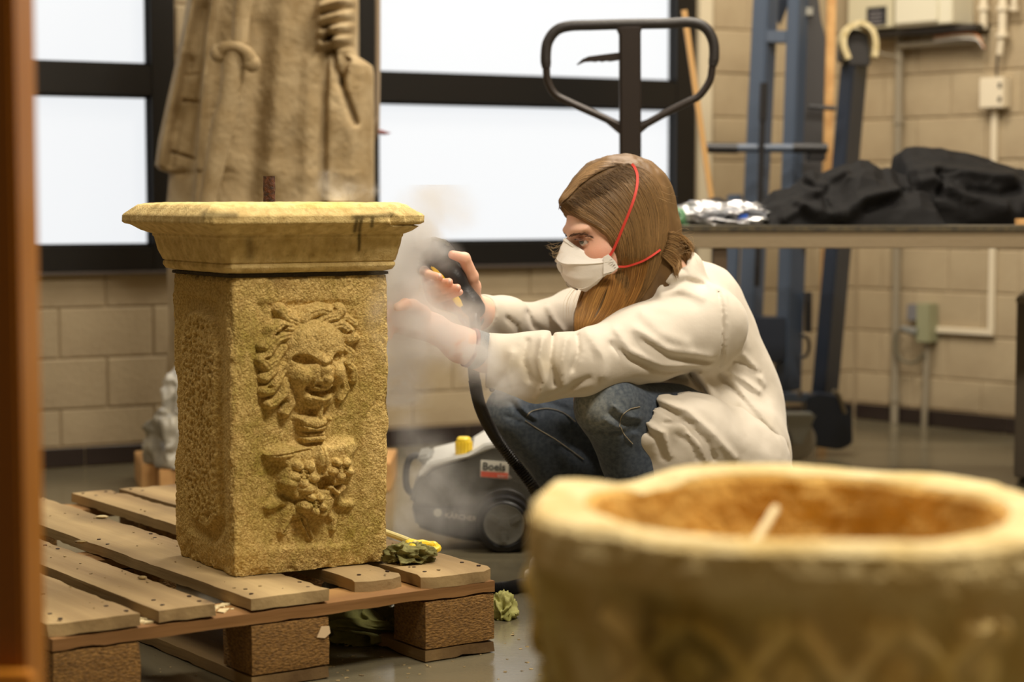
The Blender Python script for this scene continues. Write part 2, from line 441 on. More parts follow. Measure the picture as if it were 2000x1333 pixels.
# ================================================================== PALLET
ZD = .144
Q0 = KZ(969, 1107.5, ZD); Q1 = KZ(100, 1219, ZD); Q2 = KZ(79.5, 996, ZD)
E1 = Q0-Q1; E1[2] = 0; PW = np.linalg.norm(E1); E1 /= PW          # along the near edge (0.8 m side), to the right and away
E2 = np.array([-E1[1], E1[0], 0.])                               # along the boards, away to the left
PANG = math.atan2(E1[1], E1[0])
RP = np.array([E1, E2, UP]).T
def PP(u, v, z): return np.array([Q1[0], Q1[1], 0])+E1*u+E2*v+UP*z
PL = 1.2
def wood(name, c1, c2, ang, **k):
    return mat(name, S(*c1), .75, col2=S(*c2), nscale=9, stretch=(1, .07, 1), rot=-ang, bump=.6, bscale=55, detail=6, ramp=(.3, .7), bdist=.004, attr='tint', **k)
M_board = wood('pallet_board', (190, 166, 120), (112, 88, 54), PANG)
M_string = wood('pallet_stringer', (186, 146, 88), (124, 88, 48), PANG+math.pi/2)
M_chip = mat('chipboard', S(158, 118, 60), .85, col2=S(96, 68, 30), nscale=150, stretch=(1, 1, 2.2), bump=.9, bscale=160, bdist=.005, ramp=(.3, .7))
pallet = thing('pallet', (Q1+Q0+E2*PL)/2*np.array([1, 1, 0]), 'worn wooden pallet with open deck boards under the carved stone pedestal', 'pallet')
def plank(name, parent, c, size, R, mt, seed, chip=.004, res=.02, base=(1, 1, 1), broken=None, hook=None):
    """board with slightly worn, uneven edges; size = (along x, along y, z) in frame R"""
    nx, ny, nz = [max(2, int(s/r_)+1) for s, r_ in zip(size, (res, res, .011))]
    gx, gy, gz = [np.linspace(-.5, .5, n)*s for n, s in zip((nx, ny, nz), size)]
    V = []; F = []
    def face(A, B, fa):
        o = len(V); a, b = np.meshgrid(A, B, indexing='ij'); V.extend(fa(a.ravel(), b.ravel())); n1, n2 = len(A), len(B)
        for i in range(n1-1):
            for j in range(n2-1): F.append((o+i*n2+j, o+(i+1)*n2+j, o+(i+1)*n2+j+1, o+i*n2+j+1))
    hx, hy, hz = [s/2 for s in size]
    face(gx, gy, lambda a, b: np.stack([a, b, a*0+hz], 1)); face(gy, gx, lambda a, b: np.stack([b, a, a*0-hz], 1))
    face(gy, gz, lambda a, b: np.stack([a*0+hx, a, b], 1)); face(gz, gy, lambda a, b: np.stack([a*0-hx, b, a], 1))
    face(gz, gx, lambda a, b: np.stack([b, a*0+hy, a], 1)); face(gx, gz, lambda a, b: np.stack([a, a*0-hy, b], 1))
    V = np.array(V); F = np.array(F)
    # weld
    key = np.round(V*1e5).astype(np.int64); _, ui, inv = np.unique(key, axis=0, return_index=True, return_inverse=True); V = V[ui]; F = inv.ravel()[F]
    n = fbm(V+seed*3.1, 22, 3, seed)[:, None]; e = np.maximum(0, 1-np.stack([hx-abs(V[:, 0]), hy-abs(V[:, 1]), hz-abs(V[:, 2])], 1)/.012)
    edge = (e.sum(1) > 1.2)
    V = V-np.sign(V)*edge[:, None]*(np.abs(n)*chip+chip*.35)*np.array([1, 1, .8])
    V[:, 2] += .0014*n[:, 0]
    if broken is not None: V = broken(V)
    P = np.array(c)+V@np.array(R).T
    t = 1+.10*fbm(V*np.array([1, .25, 1])+seed, 14, 3, seed+2)
    col = np.array(base)*t[:, None]
    if hook: col = hook(P, col)
    return npmesh(name, P, F, mt, parent, True, col, sharp=40)
def dirt(P, col):
    d = np.clip(fbm(P, 9, 3, 33)*1.6-.15, 0, 1)*.28
    k = np.clip((worley(P*np.array([1, 1, .1]), 9, 4) < .075)*1.0, 0, 1)
    return col*(1-d)[:, None]*np.where(k[:, None] > 0, np.array([.42, .36, .32]), 1)
ub = [(0.0, .145, 0), (.172, .272, 0), (.330, .475, 0), (.545, .640, .03), (.655, .800, .0)]
us = PW/.8
tints = [(1.0, .97, .92), (1.02, 1, .96), (.98, .96, .92), (.86, .82, .76), (.84, .80, .74)]
for i, (u0, u1, v0) in enumerate(ub):
    def brk(V, i=i):
        if i == 0:     # split and broken near end of the outermost board
            w = np.clip((V[:, 1]+PL/2) < .05, 0, 1)*(V[:, 0] < -.03); V = V.copy(); V[:, 1] += w*(.012+.01*vnoise(V*60, 5)); V[:, 2] -= w*.003
        if i in (3, 4):
            w = np.clip(1-(V[:, 1]+PL/2-v0/2)/.035, 0, 1)**2; V = V.copy(); V[:, 2] -= w*.004
            c = np.abs(V[:, 0]) > (u1-u0)*us/2-.02; V[:, 1] += w*c*.014
        return V
    L = PL-v0
    plank('deck_board', pallet, PP((u0+u1)/2*us, v0+L/2, .133), ((u1-u0)*us, L, .0215), RP, M_board, i+1, broken=brk, base=tints[i], hook=dirt)
for j, v in enumerate((.05, .60, 1.15)):
    plank('stringer_board', pallet, PP(PW/2, v, .111), (PW, .1, .021), RP, M_string, 11+j, base=(.95, .9, .85))
for i, (u0, u1) in enumerate(((0.0, .145), (.33, .475), (.655, .8))):
    plank('bottom_board', pallet, PP((u0+u1)/2*us, PL/2, .011), ((u1-u0)*us, PL, .021), RP, M_board, 21+i, base=(.62, .55, .45))
    for j, v in enumerate((.05, .60, 1.15)):
        o = plank('block', pallet, PP((u0+u1)/2*us, v, .061), (.143*us, .1, .0785), RP, M_chip, 31+3*i+j, chip=.003)
# nail heads, bits of wood and grit on the deck
m = MB()
for (u0, u1, v0) in ub:
    for v in (.05, .60, 1.15):
        for k in range(4):
            u = (u0+.02+(u1-u0-.04)*(k % 2)+random.uniform(-.008, .008))*us; vv = v+(-.022 if k < 2 else .022)+random.uniform(-.008, .008)
            if vv < v0+.01: continue
            m.cyl(PP(u, vv, .1425), PP(u, vv, .1446), .0035, .0035, 8)
tag(m.build('nail_heads', mat('nail_rust', S(52, 34, 24), .6, metal=.4), pallet), kind='stuff')
def crumbs(name, pts, mt, smin_, smax_, flat=.5):
    m = MB()
    for p in pts:
        r = random.uniform(smin_, smax_); a = random.random()*6.3
        R = np.array([[math.cos(a), -math.sin(a), 0], [math.sin(a), math.cos(a), 0], [0, 0, 1]])
        V = [np.array(p)+R@np.array([x*r*random.uniform(.5, 1.3), y*r*random.uniform(.4, 1), (z+1)*r*flat*random.uniform(.3, .6)]) for x in (-1, 1) for y in (-1, 1) for z in (-1, 1)]
        m.add(V, [(0, 1, 3, 2), (4, 6, 7, 5), (0, 4, 5, 1), (2, 3, 7, 6), (0, 2, 6, 4), (1, 5, 7, 3)])
    return m.build(name, mt)
M_grit = mat('grit', S(92, 76, 50), .9, col2=S(170, 148, 100), nscale=90)
pts = []
while len(pts) < 130:
    u, v = random.uniform(0, .8), random.uniform(.01, .95)
    if any(a+.01 < u < b-.01 and v > v0+.01 for a, b, v0 in ub): pts.append(PP(u*us, v, .1440))
tag(crumbs('stone_crumbs', pts, M_grit, .0008, .0028), 'stone crumbs and grit scattered on the pallet boards', 'debris', kind='stuff')
pts = [KZ(random.uniform(300, 1100), random.uniform(1180, 1333)) for _ in range(190)]+[KZ(random.uniform(330, 345), random.uniform(1, 2)*600, 0) for _ in range(0)]
tag(crumbs('floor_crumbs', pts, M_grit, .0010, .0036, .35), 'grit and flakes lying on the grey floor around the pallet', 'debris', kind='stuff')
M_splint = mat('splinter', S(214, 196, 150), .8)
pts = [PP(random.uniform(.15, .17)*us, random.uniform(.02, .09), .1216) for _ in range(14)]+[PP(random.uniform(.28, .325)*us, random.uniform(.02, .09), .1216) for _ in range(16)]
tag(crumbs('wood_splinters', pts, M_splint, .003, .010, .3), 'pale wood splinters lying between the near deck board ends', 'debris', kind='stuff')
for k, (px, py, r, lb) in enumerate(((376, 1012, .013, 'small tan wood chip on the back deck board, left of the pedestal'), (300, 1060, .012, 'dark brown flake on the middle deck board, left of the pedestal'), (278, 1131, .008, 'small dark crumb near the end of the second deck board'))):
    P = KZ(px, py, .1445)+np.array([-.11 if k == 0 else 0, 0, 0]) if False else KZ(px*.53 if k == 0 else (158 if k == 1 else 278), 1012 if k == 0 else (1061 if k == 1 else 1131), .1445)
    m = MB(); m.sphere(P+UP*.002, (r, r*.6, .003), 8, 5); tag(m.build('wood_chip', M_splint if k == 0 else M_grit, origin=P), lb, 'wood chip')

# ================================================================== CARVED PEDESTAL
A0 = KZ(456, 1131, ZD); TH30 = math.radians(31)
F1 = np.array([math.cos(TH30), math.sin(TH30), 0]); F2 = np.array([-F1[1], F1[0], 0])
RF = np.array([F1, F2, UP]).T
BW, BD = .283, .252
ZB0, ZB1 = ZD+.0005, .6255
def FP(u, v, z): return np.array([A0[0], A0[1], 0])+F1*u+F2*v+UP*z
M_stone = mat('weathered_stone', S(238, 208, 134), .9, col2=S(190, 156, 86), nscale=260, bump=.9, bscale=360, attr='tint', ramp=(.36, .66), bdist=.005, detail=6)
M_capst = mat('cap_stone', S(226, 202, 140), .85, col2=S(190, 162, 100), nscale=60, bump=.6, bscale=360, attr='tint', ramp=(.3, .7), bdist=.003, detail=8)
pedestal = thing('stone_pedestal', FP(BW/2, BD/2, ZB0), 'square sandstone pedestal carved with a spouting face mask and flowers, under its moulded cap', 'pedestal')
def stone_tint(P, moss_fn=None, seed=0, dark=1.0):
    col = np.ones((len(P), 3)); n1 = fbm(P, 9, 5, seed+1); n2 = fbm(P, 28, 4, seed+2); n3 = fbm(P, 4, 3, seed+3)
    g = np.clip((n1+n2*.5)*1.6+.05+n3, 0, 1)*.42
    col = col*(1-g[:, None])+np.array([.80, .78, .50])*g[:, None]
    k = np.clip(fbm(P, 150, 3, seed+5)*2.2-.35, 0, 1)*.5*dark
    col = col*(1-k[:, None])+np.array([.42, .38, .28])*k[:, None]*1.0
    k = np.clip(n2*1.8-.35-n3*.5, 0, 1)*.35*dark; col = col*(1-k[:, None])+np.array([.45, .42, .26])*k[:, None]
    return col
def sg(x): return 1/(1+np.exp(-np.clip(x, -30, 30)))
def dome(x, y, cx, cy, rx, ry, h, ang=0., p=.5):
    a = math.radians(ang); X = (x-cx)*math.cos(a)+(y-cy)*math.sin(a); Y = -(x-cx)*math.sin(a)+(y-cy)*math.cos(a)
    return h*np.maximum(0, 1-(X/rx)**2-(Y/ry)**2)**p
def seg2(x, y, pts):
    d = np.full(x.shape, 1e9)
    for (x0, y0), (x1, y1) in zip(pts[:-1], pts[1:]):
        dx, dy = x1-x0, y1-y0; t = np.clip(((x-x0)*dx+(y-y0)*dy)/(dx*dx+dy*dy), 0, 1); d = np.minimum(d, np.hypot(x-x0-t*dx, y-y0-t*dy))
    return d
def ridge(x, y, pts, w, h, p=.5): return h*np.maximum(0, 1-(seg2(x, y, pts)/w)**2)**p
def groove(x, y, pts, w, h): return -h*np.exp(-(seg2(x, y, pts)/w)**2)
def poly_sd(x, y, pts):
    d = seg2(x, y, pts+[pts[0]]); ins = np.zeros(x.shape, bool); n = len(pts)
    for i in range(n):
        x0, y0 = pts[i]; x1, y1 = pts[(i+1) % n]
        c = ((y0 > y) != (y1 > y)) & (x < (x1-x0)*(y-y0)/((y1-y0) if y1 != y0 else 1e-9)+x0); ins ^= c
    return np.where(ins, -d, d)
def front_relief(x, y):
    """carving height (m) over the front face; x, y = design grid of the carving (same numbers as the photo's frame)"""
    mk = np.zeros(x.shape)
    M = np.maximum
    # head
    face = dome(x, y, 611, 712, 60, 84, .034, -6, .42)
    face = M(face, dome(x, y, 612, 668, 62, 48, .034, 0, .4)); face = M(face, dome(x, y, 618, 778, 33, 26, .031, 0, .5))
    face += dome(x, y, 573, 736, 24, 24, .013, 0, 1)+dome(x, y, 655, 728, 19, 22, .013, 0, 1)      # cheeks
    face += dome(x, y, 621, 722, 12, 34, .010, -4, .8)+dome(x, y, 622, 742, 19, 11, .010, 0, .8)       # nose
    face += ridge(x, y, [(560, 693), (578, 684), (600, 688), (614, 703)], 9, .002, .8)+ridge(x, y, [(628, 703), (642, 684), (660, 680), (672, 690)], 7, .002, .8)
    face -= dome(x, y, 583, 702, 22, 12, .020, 10, .8); face += dome(x, y, 580, 703, 11, 7, .006, 10, .8)
    face -= dome(x, y, 652, 697, 17, 11, .014, -16, .7); face += dome(x, y, 652, 698, 9, 6, .006, -16, .8)
    face += groove(x, y, [(604, 706), (614, 712), (632, 709)], 5, .006)
    face += groove(x, y, [(596, 745), (590, 757), (592, 768)], 4, .006)+groove(x, y, [(640, 742), (648, 752), (646, 764)], 4, .006)
    face += groove(x, y, [(594, 758), (604, 767), (618, 769), (634, 765), (642, 757)], 5.5, .017)                           # mouth
    face += ridge(x, y, [(600, 756), (622, 758), (638, 752)], 5, .004)+ridge(x, y, [(604, 775), (618, 778), (634, 773)], 5, .005)
    face += groove(x, y, [(598, 754), (609, 751)], 3, .005)+groove(x, y, [(632, 750), (640, 747)], 3, .005)
    mk = M(mk, face*(dome(x, y, 612, 705, 66, 96, 1, 0, .12)))
    mk = M(mk, dome(x, y, 603, 700, 92, 104, .011, -6, .5))
    # locks of hair
    for pts, w, h in (([(566, 640), (546, 634), (530, 645), (527, 662), (514, 676)], 12, .020), ([(560, 655), (540, 660), (526, 680), (510, 704), (520, 716), (534, 706)], 12, .019),
                      ([(550, 680), (536, 700), (532, 724), (516, 738)], 11, .018), ([(552, 716), (540, 742), (527, 762), (516, 764)], 11, .018),
                      ([(558, 742), (550, 770), (534, 786), (524, 790)], 10, .017), ([(562, 764), (566, 788), (556, 806)], 10, .016),
                      ([(575, 628), (556, 620), (548, 606)], 12, .018), ([(590, 626), (604, 612), (622, 606), (640, 610)], 13, .020),
                      ([(610, 640), (632, 622), (652, 618), (662, 606)], 12, .021), ([(640, 640), (662, 634), (678, 646), (676, 662)], 12, .020),
                      ([(664, 655), (680, 664), (692, 660)], 9, .016), ([(668, 676), (684, 690), (676, 708)], 9, .016), ([(672, 706), (688, 722), (690, 742)], 8, .015),
                      ([(668, 738), (676, 760), (664, 778)], 8, .013), ([(655, 622), (676, 622), (690, 632)], 8, .013)):
        mk = M(mk, ridge(x, y, pts, w*1.25, h*.95, .75)+groove(x, y, pts, 2.2, .0022))
    for p in ((537, 652), (518, 700), (551, 640), (523, 757), (562, 612), (676, 650), (648, 606)): mk = mk-dome(x, y, p[0], p[1], 7, 4, .007, -30, 1)
    # spout and cup
    cu = ridge(x, y, [(619, 772), (618, 815)], 8, .024, .5)
    bowl = poly_sd(x, y, [(578, 816), (590, 814), (640, 812), (636, 826), (628, 842), (592, 844), (582, 832)]); cu = M(cu, .026*sg(-bowl/2.2)*(1-.25*np.clip(abs(x-608)/32, 0, 1)**2))
    cu = cu-dome(x, y, 590, 800, 12, 14, .006, 20, 1)+groove(x, y, [(584, 829), (608, 835), (634, 828)], 2, .004)
    ft = poly_sd(x, y, [(588, 846), (630, 842), (632, 852), (628, 862), (592, 866), (586, 856)]); cu = M(cu, .022*sg(-ft/2.2))+groove(x, y, [(588, 853), (630, 849)], 1.8, .005)
    cu = M(cu, dome(x, y, 634, 817, 9, 8, .027, 0, .5)); mk2 = cu
    # leaves, flowers and fruit
    fl = np.zeros(x.shape)
    drap = poly_sd(x, y, [(516, 888), (540, 876), (575, 872), (610, 868), (650, 868), (664, 862), (690, 860), (694, 876), (684, 896), (686, 926), (672, 946), (648, 950), (640, 975), (606, 980), (570, 975), (548, 955), (544, 932), (550, 912), (540, 898), (524, 896)])
    fl = M(fl, .019*sg(-drap/2.6))
    fl = M(fl, .019*sg(-poly_sd(x, y, [(600, 962), (640, 955), (652, 975), (640, 1004), (616, 1014), (590, 1006), (580, 985)])/3))
    fl += dome(x, y, 547, 886, 24, 9, .006, -8, .8)+groove(x, y, [(524, 890), (566, 884), (598, 878)], 2, .004)
    for (cx, cy, R_) in ((584, 924, 25), (657, 914, 20), (606, 982, 20)):
        for a in range(5):
            t = a*72+20; fl = M(fl, .019+dome(x, y, cx+R_*.75*math.cos(math.radians(t)), cy+R_*.75*math.sin(math.radians(t)), R_*.62, R_*.5, .011, t, .6)) if False else M(fl, (dome(x, y, cx+R_*.75*math.cos(math.radians(t)), cy+R_*.75*math.sin(math.radians(t)), R_*.66, R_*.52, .030, t, .35)))
        fl = fl-dome(x, y, cx, cy, R_*.5, R_*.5, .008, 0, 1)+dome(x, y, cx, cy, R_*.36, R_*.36, .012, 0, .6)
    fl = M(fl, dome(x, y, 560, 942, 18, 15, .029, 0, .4)); fl = M(fl, dome(x, y, 590, 952, 22, 16, .030, 0, .4))
    fl = M(fl, dome(x, y, 588, 988, 15, 15, .030, 0, .45)); fl = M(fl, dome(x, y, 622, 1002, 14, 11, .024, 0, .45))
    leaf = dome(x, y, 620, 896, 17, 30, .031, 0, .4); fl = M(fl, leaf)+groove(x, y, [(620, 868), (621, 925)], 1.5, .004)*(leaf > 0)+groove(x, y, [(612, 880), (606, 910)], 1.3, .003)*(leaf > 0)+groove(x, y, [(628, 880), (634, 910)], 1.3, .003)*(leaf > 0)
    fl = fl-dome(x, y, 628, 944, 17, 15, .026, -20, .6); fl = M(fl, ridge(x, y, [(640, 952), (652, 962), (664, 950)], 6, .024))
    lv = np.zeros(x.shape)
    for pts, w in (([(565, 992), (556, 1020), (551, 1040)], 15), ([(572, 1000), (590, 1018), (606, 1050)], 13), ([(562, 985), (546, 980), (526, 992)], 9), ([(650, 965), (664, 985), (682, 986)], 10), ([(640, 1000), (652, 1018), (650, 1034)], 11)):
        t = seg2(x, y, pts); lv = M(lv, .010*sg((w-t*1.2-np.clip((y-990)/60, 0, 1)*w*.55)/2.0))
    fl = M(fl, lv); fl = fl+groove(x, y, [(586, 1012), (600, 1040), (606, 1052)], 2, .006)+groove(x, y, [(580, 1016), (566, 1028), (553, 1040)], 2, .006)
    return M(mk, 0)*1.12, M(mk2, 0)*1.1, M(fl, 0)*1.15
def body_grid():
    """wraps round the block: left side, front, right side, back"""
    zs = np.linspace(ZB0, ZB1, 470); r_ = .007
    segs = []
    def edge(p, q, n): return [np.array(p)+(np.array(q)-np.array(p))*t for t in np.linspace(0, 1, n, endpoint=False)]
    per = edge((0, BD), (0, 0), 175)+edge((0, 0), (BW, 0), 300)+edge((BW, 0), (BW, BD), 60)+edge((BW, BD), (0, BD), 60)
    per = np.array(per); n = len(per); nrm = np.zeros((n, 2)); nrm[:175] = (-1, 0); nrm[175:475] = (0, -1); nrm[475:535] = (1, 0); nrm[535:] = (0, 1)
    side = np.zeros(n, int); side[175:475] = 1; side[475:535] = 2; side[535:] = 3
    c = np.array([BW/2, BD/2]); hb = np.array([BW/2, BD/2])-r_     # rounded corners
    q = per-c; qc = np.clip(q, -hb, hb); dv = q-qc; L = np.linalg.norm(dv, axis=1); rr = L > r_; per = np.where(rr[:, None], c+qc+dv/np.maximum(L, 1e-9)[:, None]*r_, per)
    Z = len(zs); U = np.repeat(per[:, None, :], Z, 1); zz = np.repeat(zs[None], n, 0)
    P = np.array([A0[0], A0[1], 0])+U[..., :1]*F1+U[..., 1:]*F2+zz[..., None]*UP
    return P, nrm, side, zs, n
P, nrm, side, zs, n = body_grid(); Z = len(zs); PF = P.reshape(-1, 3); px, py = proj(PF); SD = np.repeat(side, Z)
NR = (nrm[:, :1]*F1+nrm[:, 1:]*F2); NR = np.repeat(NR[:, None], Z, 1).reshape(-1, 3)
disp = np.zeros(len(PF)); fr = SD == 1; lf = SD == 0
mk, cu, fl = [np.zeros(len(PF)) for _ in range(3)]
a, b, c = front_relief(px[fr], py[fr]); mk[fr] = a; cu[fr] = b; fl[fr] = c
top = np.maximum(np.maximum(mk, cu), fl)
rec = sg(-poly_sd(px, py, [(503, 594), (660, 588), (690, 592), (702, 640), (706, 1010), (690, 1062), (520, 1072), (506, 1050)])/2.5)*fr
disp += np.where(fr, -.0055*rec+top, 0)
pan = poly_sd(px, py, [(368, 612), (392, 608), (416, 627), (428, 690), (432, 1008), (414, 1036), (374, 1008), (361, 960), (358, 660)])
rec2 = sg(-poly_sd(px, py, [(357, 575), (420, 590), (436, 650), (440, 1030), (420, 1062), (366, 1035), (350, 960), (347, 620)])/2.5)*lf
pk = np.zeros(len(PF)); il = np.where(lf)[0]; wv = worley(PF[il]*np.array([1, 1, .8]), 130, 3); wv2 = worley(PF[il], 75, 8)
pk[il] = -np.clip(.55-wv, 0, 1)*.011-np.clip(.45-wv2, 0, 1)*.010
inside = sg(-pan/1.6)*lf
disp += np.where(lf, -.006*rec2+.0135*inside+pk*sg(-(pan+5)/2), 0)
disp += fbm(PF, 14, 4, 1)*.0035+fbm(PF, 60, 3, 2)*(.0016+.0008*(top > .003))+fbm(PF, 260, 2, 3)*.0012
z_ = PF[:, 2]; disp -= np.clip((ZD+.05-z_)/.05, 0, 1)**2*(.006+.012*np.abs(fbm(PF, 30, 3, 6)))
disp -= np.clip((z_-(ZB1-.012))/.012, 0, 1)**2*(.002+.007*np.clip(fbm(PF, 40, 3, 7)+.2, 0, 1))
# worn vertical arrises
Ucoord = np.stack([(PF-A0)@F1, (PF-A0)@F2], 1); cd = np.minimum(np.minimum(np.linalg.norm(Ucoord-np.array([0, 0]), axis=1), np.linalg.norm(Ucoord-np.array([BW, 0]), axis=1)), np.linalg.norm(Ucoord-np.array([0, BD]), axis=1))
ero = np.clip(1-cd/.018, 0, 1)*np.clip(.3+fbm(PF, 26, 3, 9)*1.5, 0, 1.2)*.0075; ctr = FP(BW/2, BD/2, 0); out = PF-ctr; out[:, 2] = 0; out /= np.linalg.norm(out, axis=1)[:, None]
V = PF+NR*disp[:, None]-out*ero[:, None]
low = (z_ < ZB0+1e-6); V[low, 2] = ZB0+np.clip(fbm(PF[low], 24, 3, 12)*.014, -.0, .012)
col = stone_tint(V, seed=3)
edgew = np.clip(1-cd/.03, 0, 1)*.0
# shape-of-its-own staining: damp green growth low on the front, black crust under the cap
gm = np.clip(.55*np.exp(-((px-520)/70)**2-((py-1000)/110)**2)+.6*np.exp(-((px-700)/70)**2-((py-1040)/60)**2)+.4*np.exp(-((px-690)/40)**2-((py-840)/70)**2)+.35*np.exp(-((px-500)/45)**2-((py-700)/200)**2)+.35*fbm(V, 12, 3, 21)+.5*fbm(V, 90, 3, 22), 0, .9)*fr
col = col*(1-gm[:, None])+np.array([.44, .46, .14])*gm[:, None]
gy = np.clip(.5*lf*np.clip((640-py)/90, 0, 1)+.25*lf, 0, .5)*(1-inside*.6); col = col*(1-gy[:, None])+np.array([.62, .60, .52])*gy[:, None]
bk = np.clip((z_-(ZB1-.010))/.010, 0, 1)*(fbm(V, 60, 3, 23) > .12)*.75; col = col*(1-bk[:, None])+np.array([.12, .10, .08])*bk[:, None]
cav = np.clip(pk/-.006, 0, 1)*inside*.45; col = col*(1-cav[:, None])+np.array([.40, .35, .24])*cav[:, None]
pr = np.clip(np.exp(-((px-553)/17)**4-((py-553)/13)**4), 0, 1)*fr*.7; col = col*(1-pr[:, None])+np.array([.62, .56, .50])*pr[:, None]
# faces split by what they carve
ii = np.arange(n)[:, None]*Z; jj = np.arange(Z-1)[None]; i2 = ((np.arange(n)+1) % n)[:, None]*Z
Fq = np.stack([ii+jj, i2+jj, i2+jj+1, ii+jj+1], -1).reshape(-1, 4)
def split(mask_f, name, label=None):
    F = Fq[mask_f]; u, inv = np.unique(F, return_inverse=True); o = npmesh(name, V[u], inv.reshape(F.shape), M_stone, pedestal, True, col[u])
    if label: o['label'] = label
    return o
tm = .0012
fm = (mk[Fq].max(1) > tm); fc = (cu[Fq].max(1) > tm) & (py[Fq].mean(1) > 795); ff = (fl[Fq].max(1) > tm) & (py[Fq].mean(1) > 855) & ~fc; fm = fm & ~fc & ~ff
fp = (inside[Fq].mean(1) > .5)
split(~(fm | fc | ff | fp), 'block')
split(fm, 'face_mask_carving', 'grinning face with curling hair, carved in relief'); split(fc, 'cup_carving', 'small cup under the mouth of the carved face')
split(ff, 'flower_carving', 'leaves, open flowers and round fruit carved in relief'); split(fp, 'rough_panel', 'long pecked rough panel with cut corners on the narrow side')
m = MB(); m.add([V[i*Z+Z-1] for i in range(0, n, 5)]+[FP(BW/2, BD/2, ZB1+.0002)], [(i, (i+1) % (n//5), n//5) for i in range(n//5)]); m.build('top_bed', M_stone, pedestal)

# mortar bed and moulded cap
cap_root = thing('pedestal_cap', FP(BW/2, BD/2, .632), 'moulded sandstone cap slab with dark drip stains, resting on the carved pedestal', 'stone cap')
def ring(prof, nper, W0, D0, ch):
    def edge(p, q, n): return [np.array(p)+(np.array(q)-np.array(p))*t for t in np.linspace(0, 1, n, endpoint=False)]
    rows = []
    for off, z in prof:
        c0 = ch; x0, x1, y0, y1 = -off, W0+off*(.62 if off > 0 else 1), -off, D0+off
        pts = [((x0, y1-c0), (x0, y0+c0), .7), ((x0, y0+c0), (x0+c0, y0), .1), ((x0+c0, y0), (x1-c0, y0), 1.), ((x1-c0, y0), (x1, y0+c0), .12), ((x1, y0+c0), (x1, y1-c0), .3), ((x1, y1-c0), (x1-c0, y1), .04), ((x1-c0, y1), (x0+c0, y1), .3), ((x0+c0, y1), (x0, y1-c0), .04)]
        r = []
        for a, b, w in pts: r += edge(a, b, max(2, int(nper*w)))
        rows.append(np.array([FP(u, v, z) for u, v in r]))
    return np.array(rows)
def densify(prof, n):
    P = np.array(prof, float); L = np.r_[0, np.cumsum(np.hypot(*np.diff(P, axis=0).T))]; t = np.unique(np.r_[np.linspace(0, L[-1], n), L]); return np.stack([np.interp(t, L, P[:, 0]), np.interp(t, L, P[:, 1])], 1)
m = MB(); rr_ = ring([(-.006, ZB1+.0), (.0015, ZB1+.0015), (.001, .6315), (-.006, .632)], 60, BW, BD, .006); 
nr = rr_.shape[1]; m.add(rr_.reshape(-1, 3), [(k*nr+i, k*nr+(i+1) % nr, (k+1)*nr+(i+1) % nr, (k+1)*nr+i) for k in range(3) for i in range(nr)]+[tuple(range(nr)), tuple(3*nr+i for i in range(nr))])
m.build('mortar_bed', mat('dark_mortar', S(58, 50, 38), .95, bump=.8, bscale=150), cap_root)['label'] = 'dark grey mortar joint'
prof = [(-.03, .6322), (.0, .6325), (.010, .6355), (.0145, .642), (.014, .647), (.0115, .6485), (.0145, .6502), (.0165, .655), (.020, .664), (.0235, .677), (.0255, .688), (.0275, .690), (.0275, .6935), (.034, .6955), (.042, .699), (.050, .7045), (.056, .7085), (.0625, .7098), (.066, .713), (.066, .7235), (.063, .727), (.050, .7385), (.046, .7418), (.036, .7445), (.0, .7452), (-.06, .7455), (-.1, .7455)]
G = ring(densify(prof, 95), 300, BW, BD, .010); nz, nr = G.shape[:2]; PG = G.reshape(-1, 3)
o2 = PG-ctr; o2[:, 2] = 0; o2 /= np.linalg.norm(o2, axis=1)[:, None]+1e-9
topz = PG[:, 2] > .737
dz = fbm(PG, 18, 4, 31)*.0022+fbm(PG, 90, 3, 32)*.0009+fbm(PG, 300, 2, 35)*.0004
VG = PG+o2*dz[:, None]*(~topz)[:, None]; VG[:, 2] += np.where(topz, fbm(PG, 40, 3, 33)*.0018, 0)
gx, gy_ = proj(PG); brk = np.exp(-((gx-800)/38)**2)*(gy_ < 440); VG -= o2*(brk*(.012+.010*fbm(PG, 60, 3, 36)))[:, None]
gc = stone_tint(VG, seed=40, dark=.8)
frc = ((PG-A0)@F2 < .03)
dk = np.exp(-(seg2(gx, gy_, [(697, 427), (693, 452)])/4.)**2)+np.exp(-(seg2(gx, gy_, [(706, 428), (703, 446), (700, 488)])/3.6)**2)+np.exp(-(seg2(gx, gy_, [(728, 428), (727, 442)])/3.6)**2)+.8*np.exp(-(seg2(gx, gy_, [(690, 424), (780, 420)])/5)**2)+.8*np.exp(-(seg2(gx, gy_, [(400, 419), (460, 421)])/7)**2)+.5*np.exp(-(seg2(gx, gy_, [(487, 470), (489, 500)])/9)**2)
dk = np.clip(dk, 0, .9)*frc; gc = gc*(1-dk[:, None])+np.array([.16, .15, .08])*dk[:, None]
ys = np.clip(np.exp(-((gx-640)/60)**2)*.3, 0, .3)*(gy_ < 408); gc = gc*(1-ys[:, None])+np.array([.9, .88, .25])*ys[:, None]
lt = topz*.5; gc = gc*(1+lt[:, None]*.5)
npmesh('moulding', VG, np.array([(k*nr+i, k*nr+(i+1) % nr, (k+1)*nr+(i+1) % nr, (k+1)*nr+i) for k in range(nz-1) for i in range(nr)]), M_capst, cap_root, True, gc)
m = MB(); m.prism([FP(-.0, -.0, .735), FP(BW, 0, .735), FP(BW, BD, .735), FP(0, BD, .735)], (0, 0, .0098)); m.build('core', M_stone, cap_root)
Rd = K(526, 392, FP(BW/2, BD/2, 0)[1]); xx = Rd[0]; yy = FP(BW/2, BD/2, 0)[1]
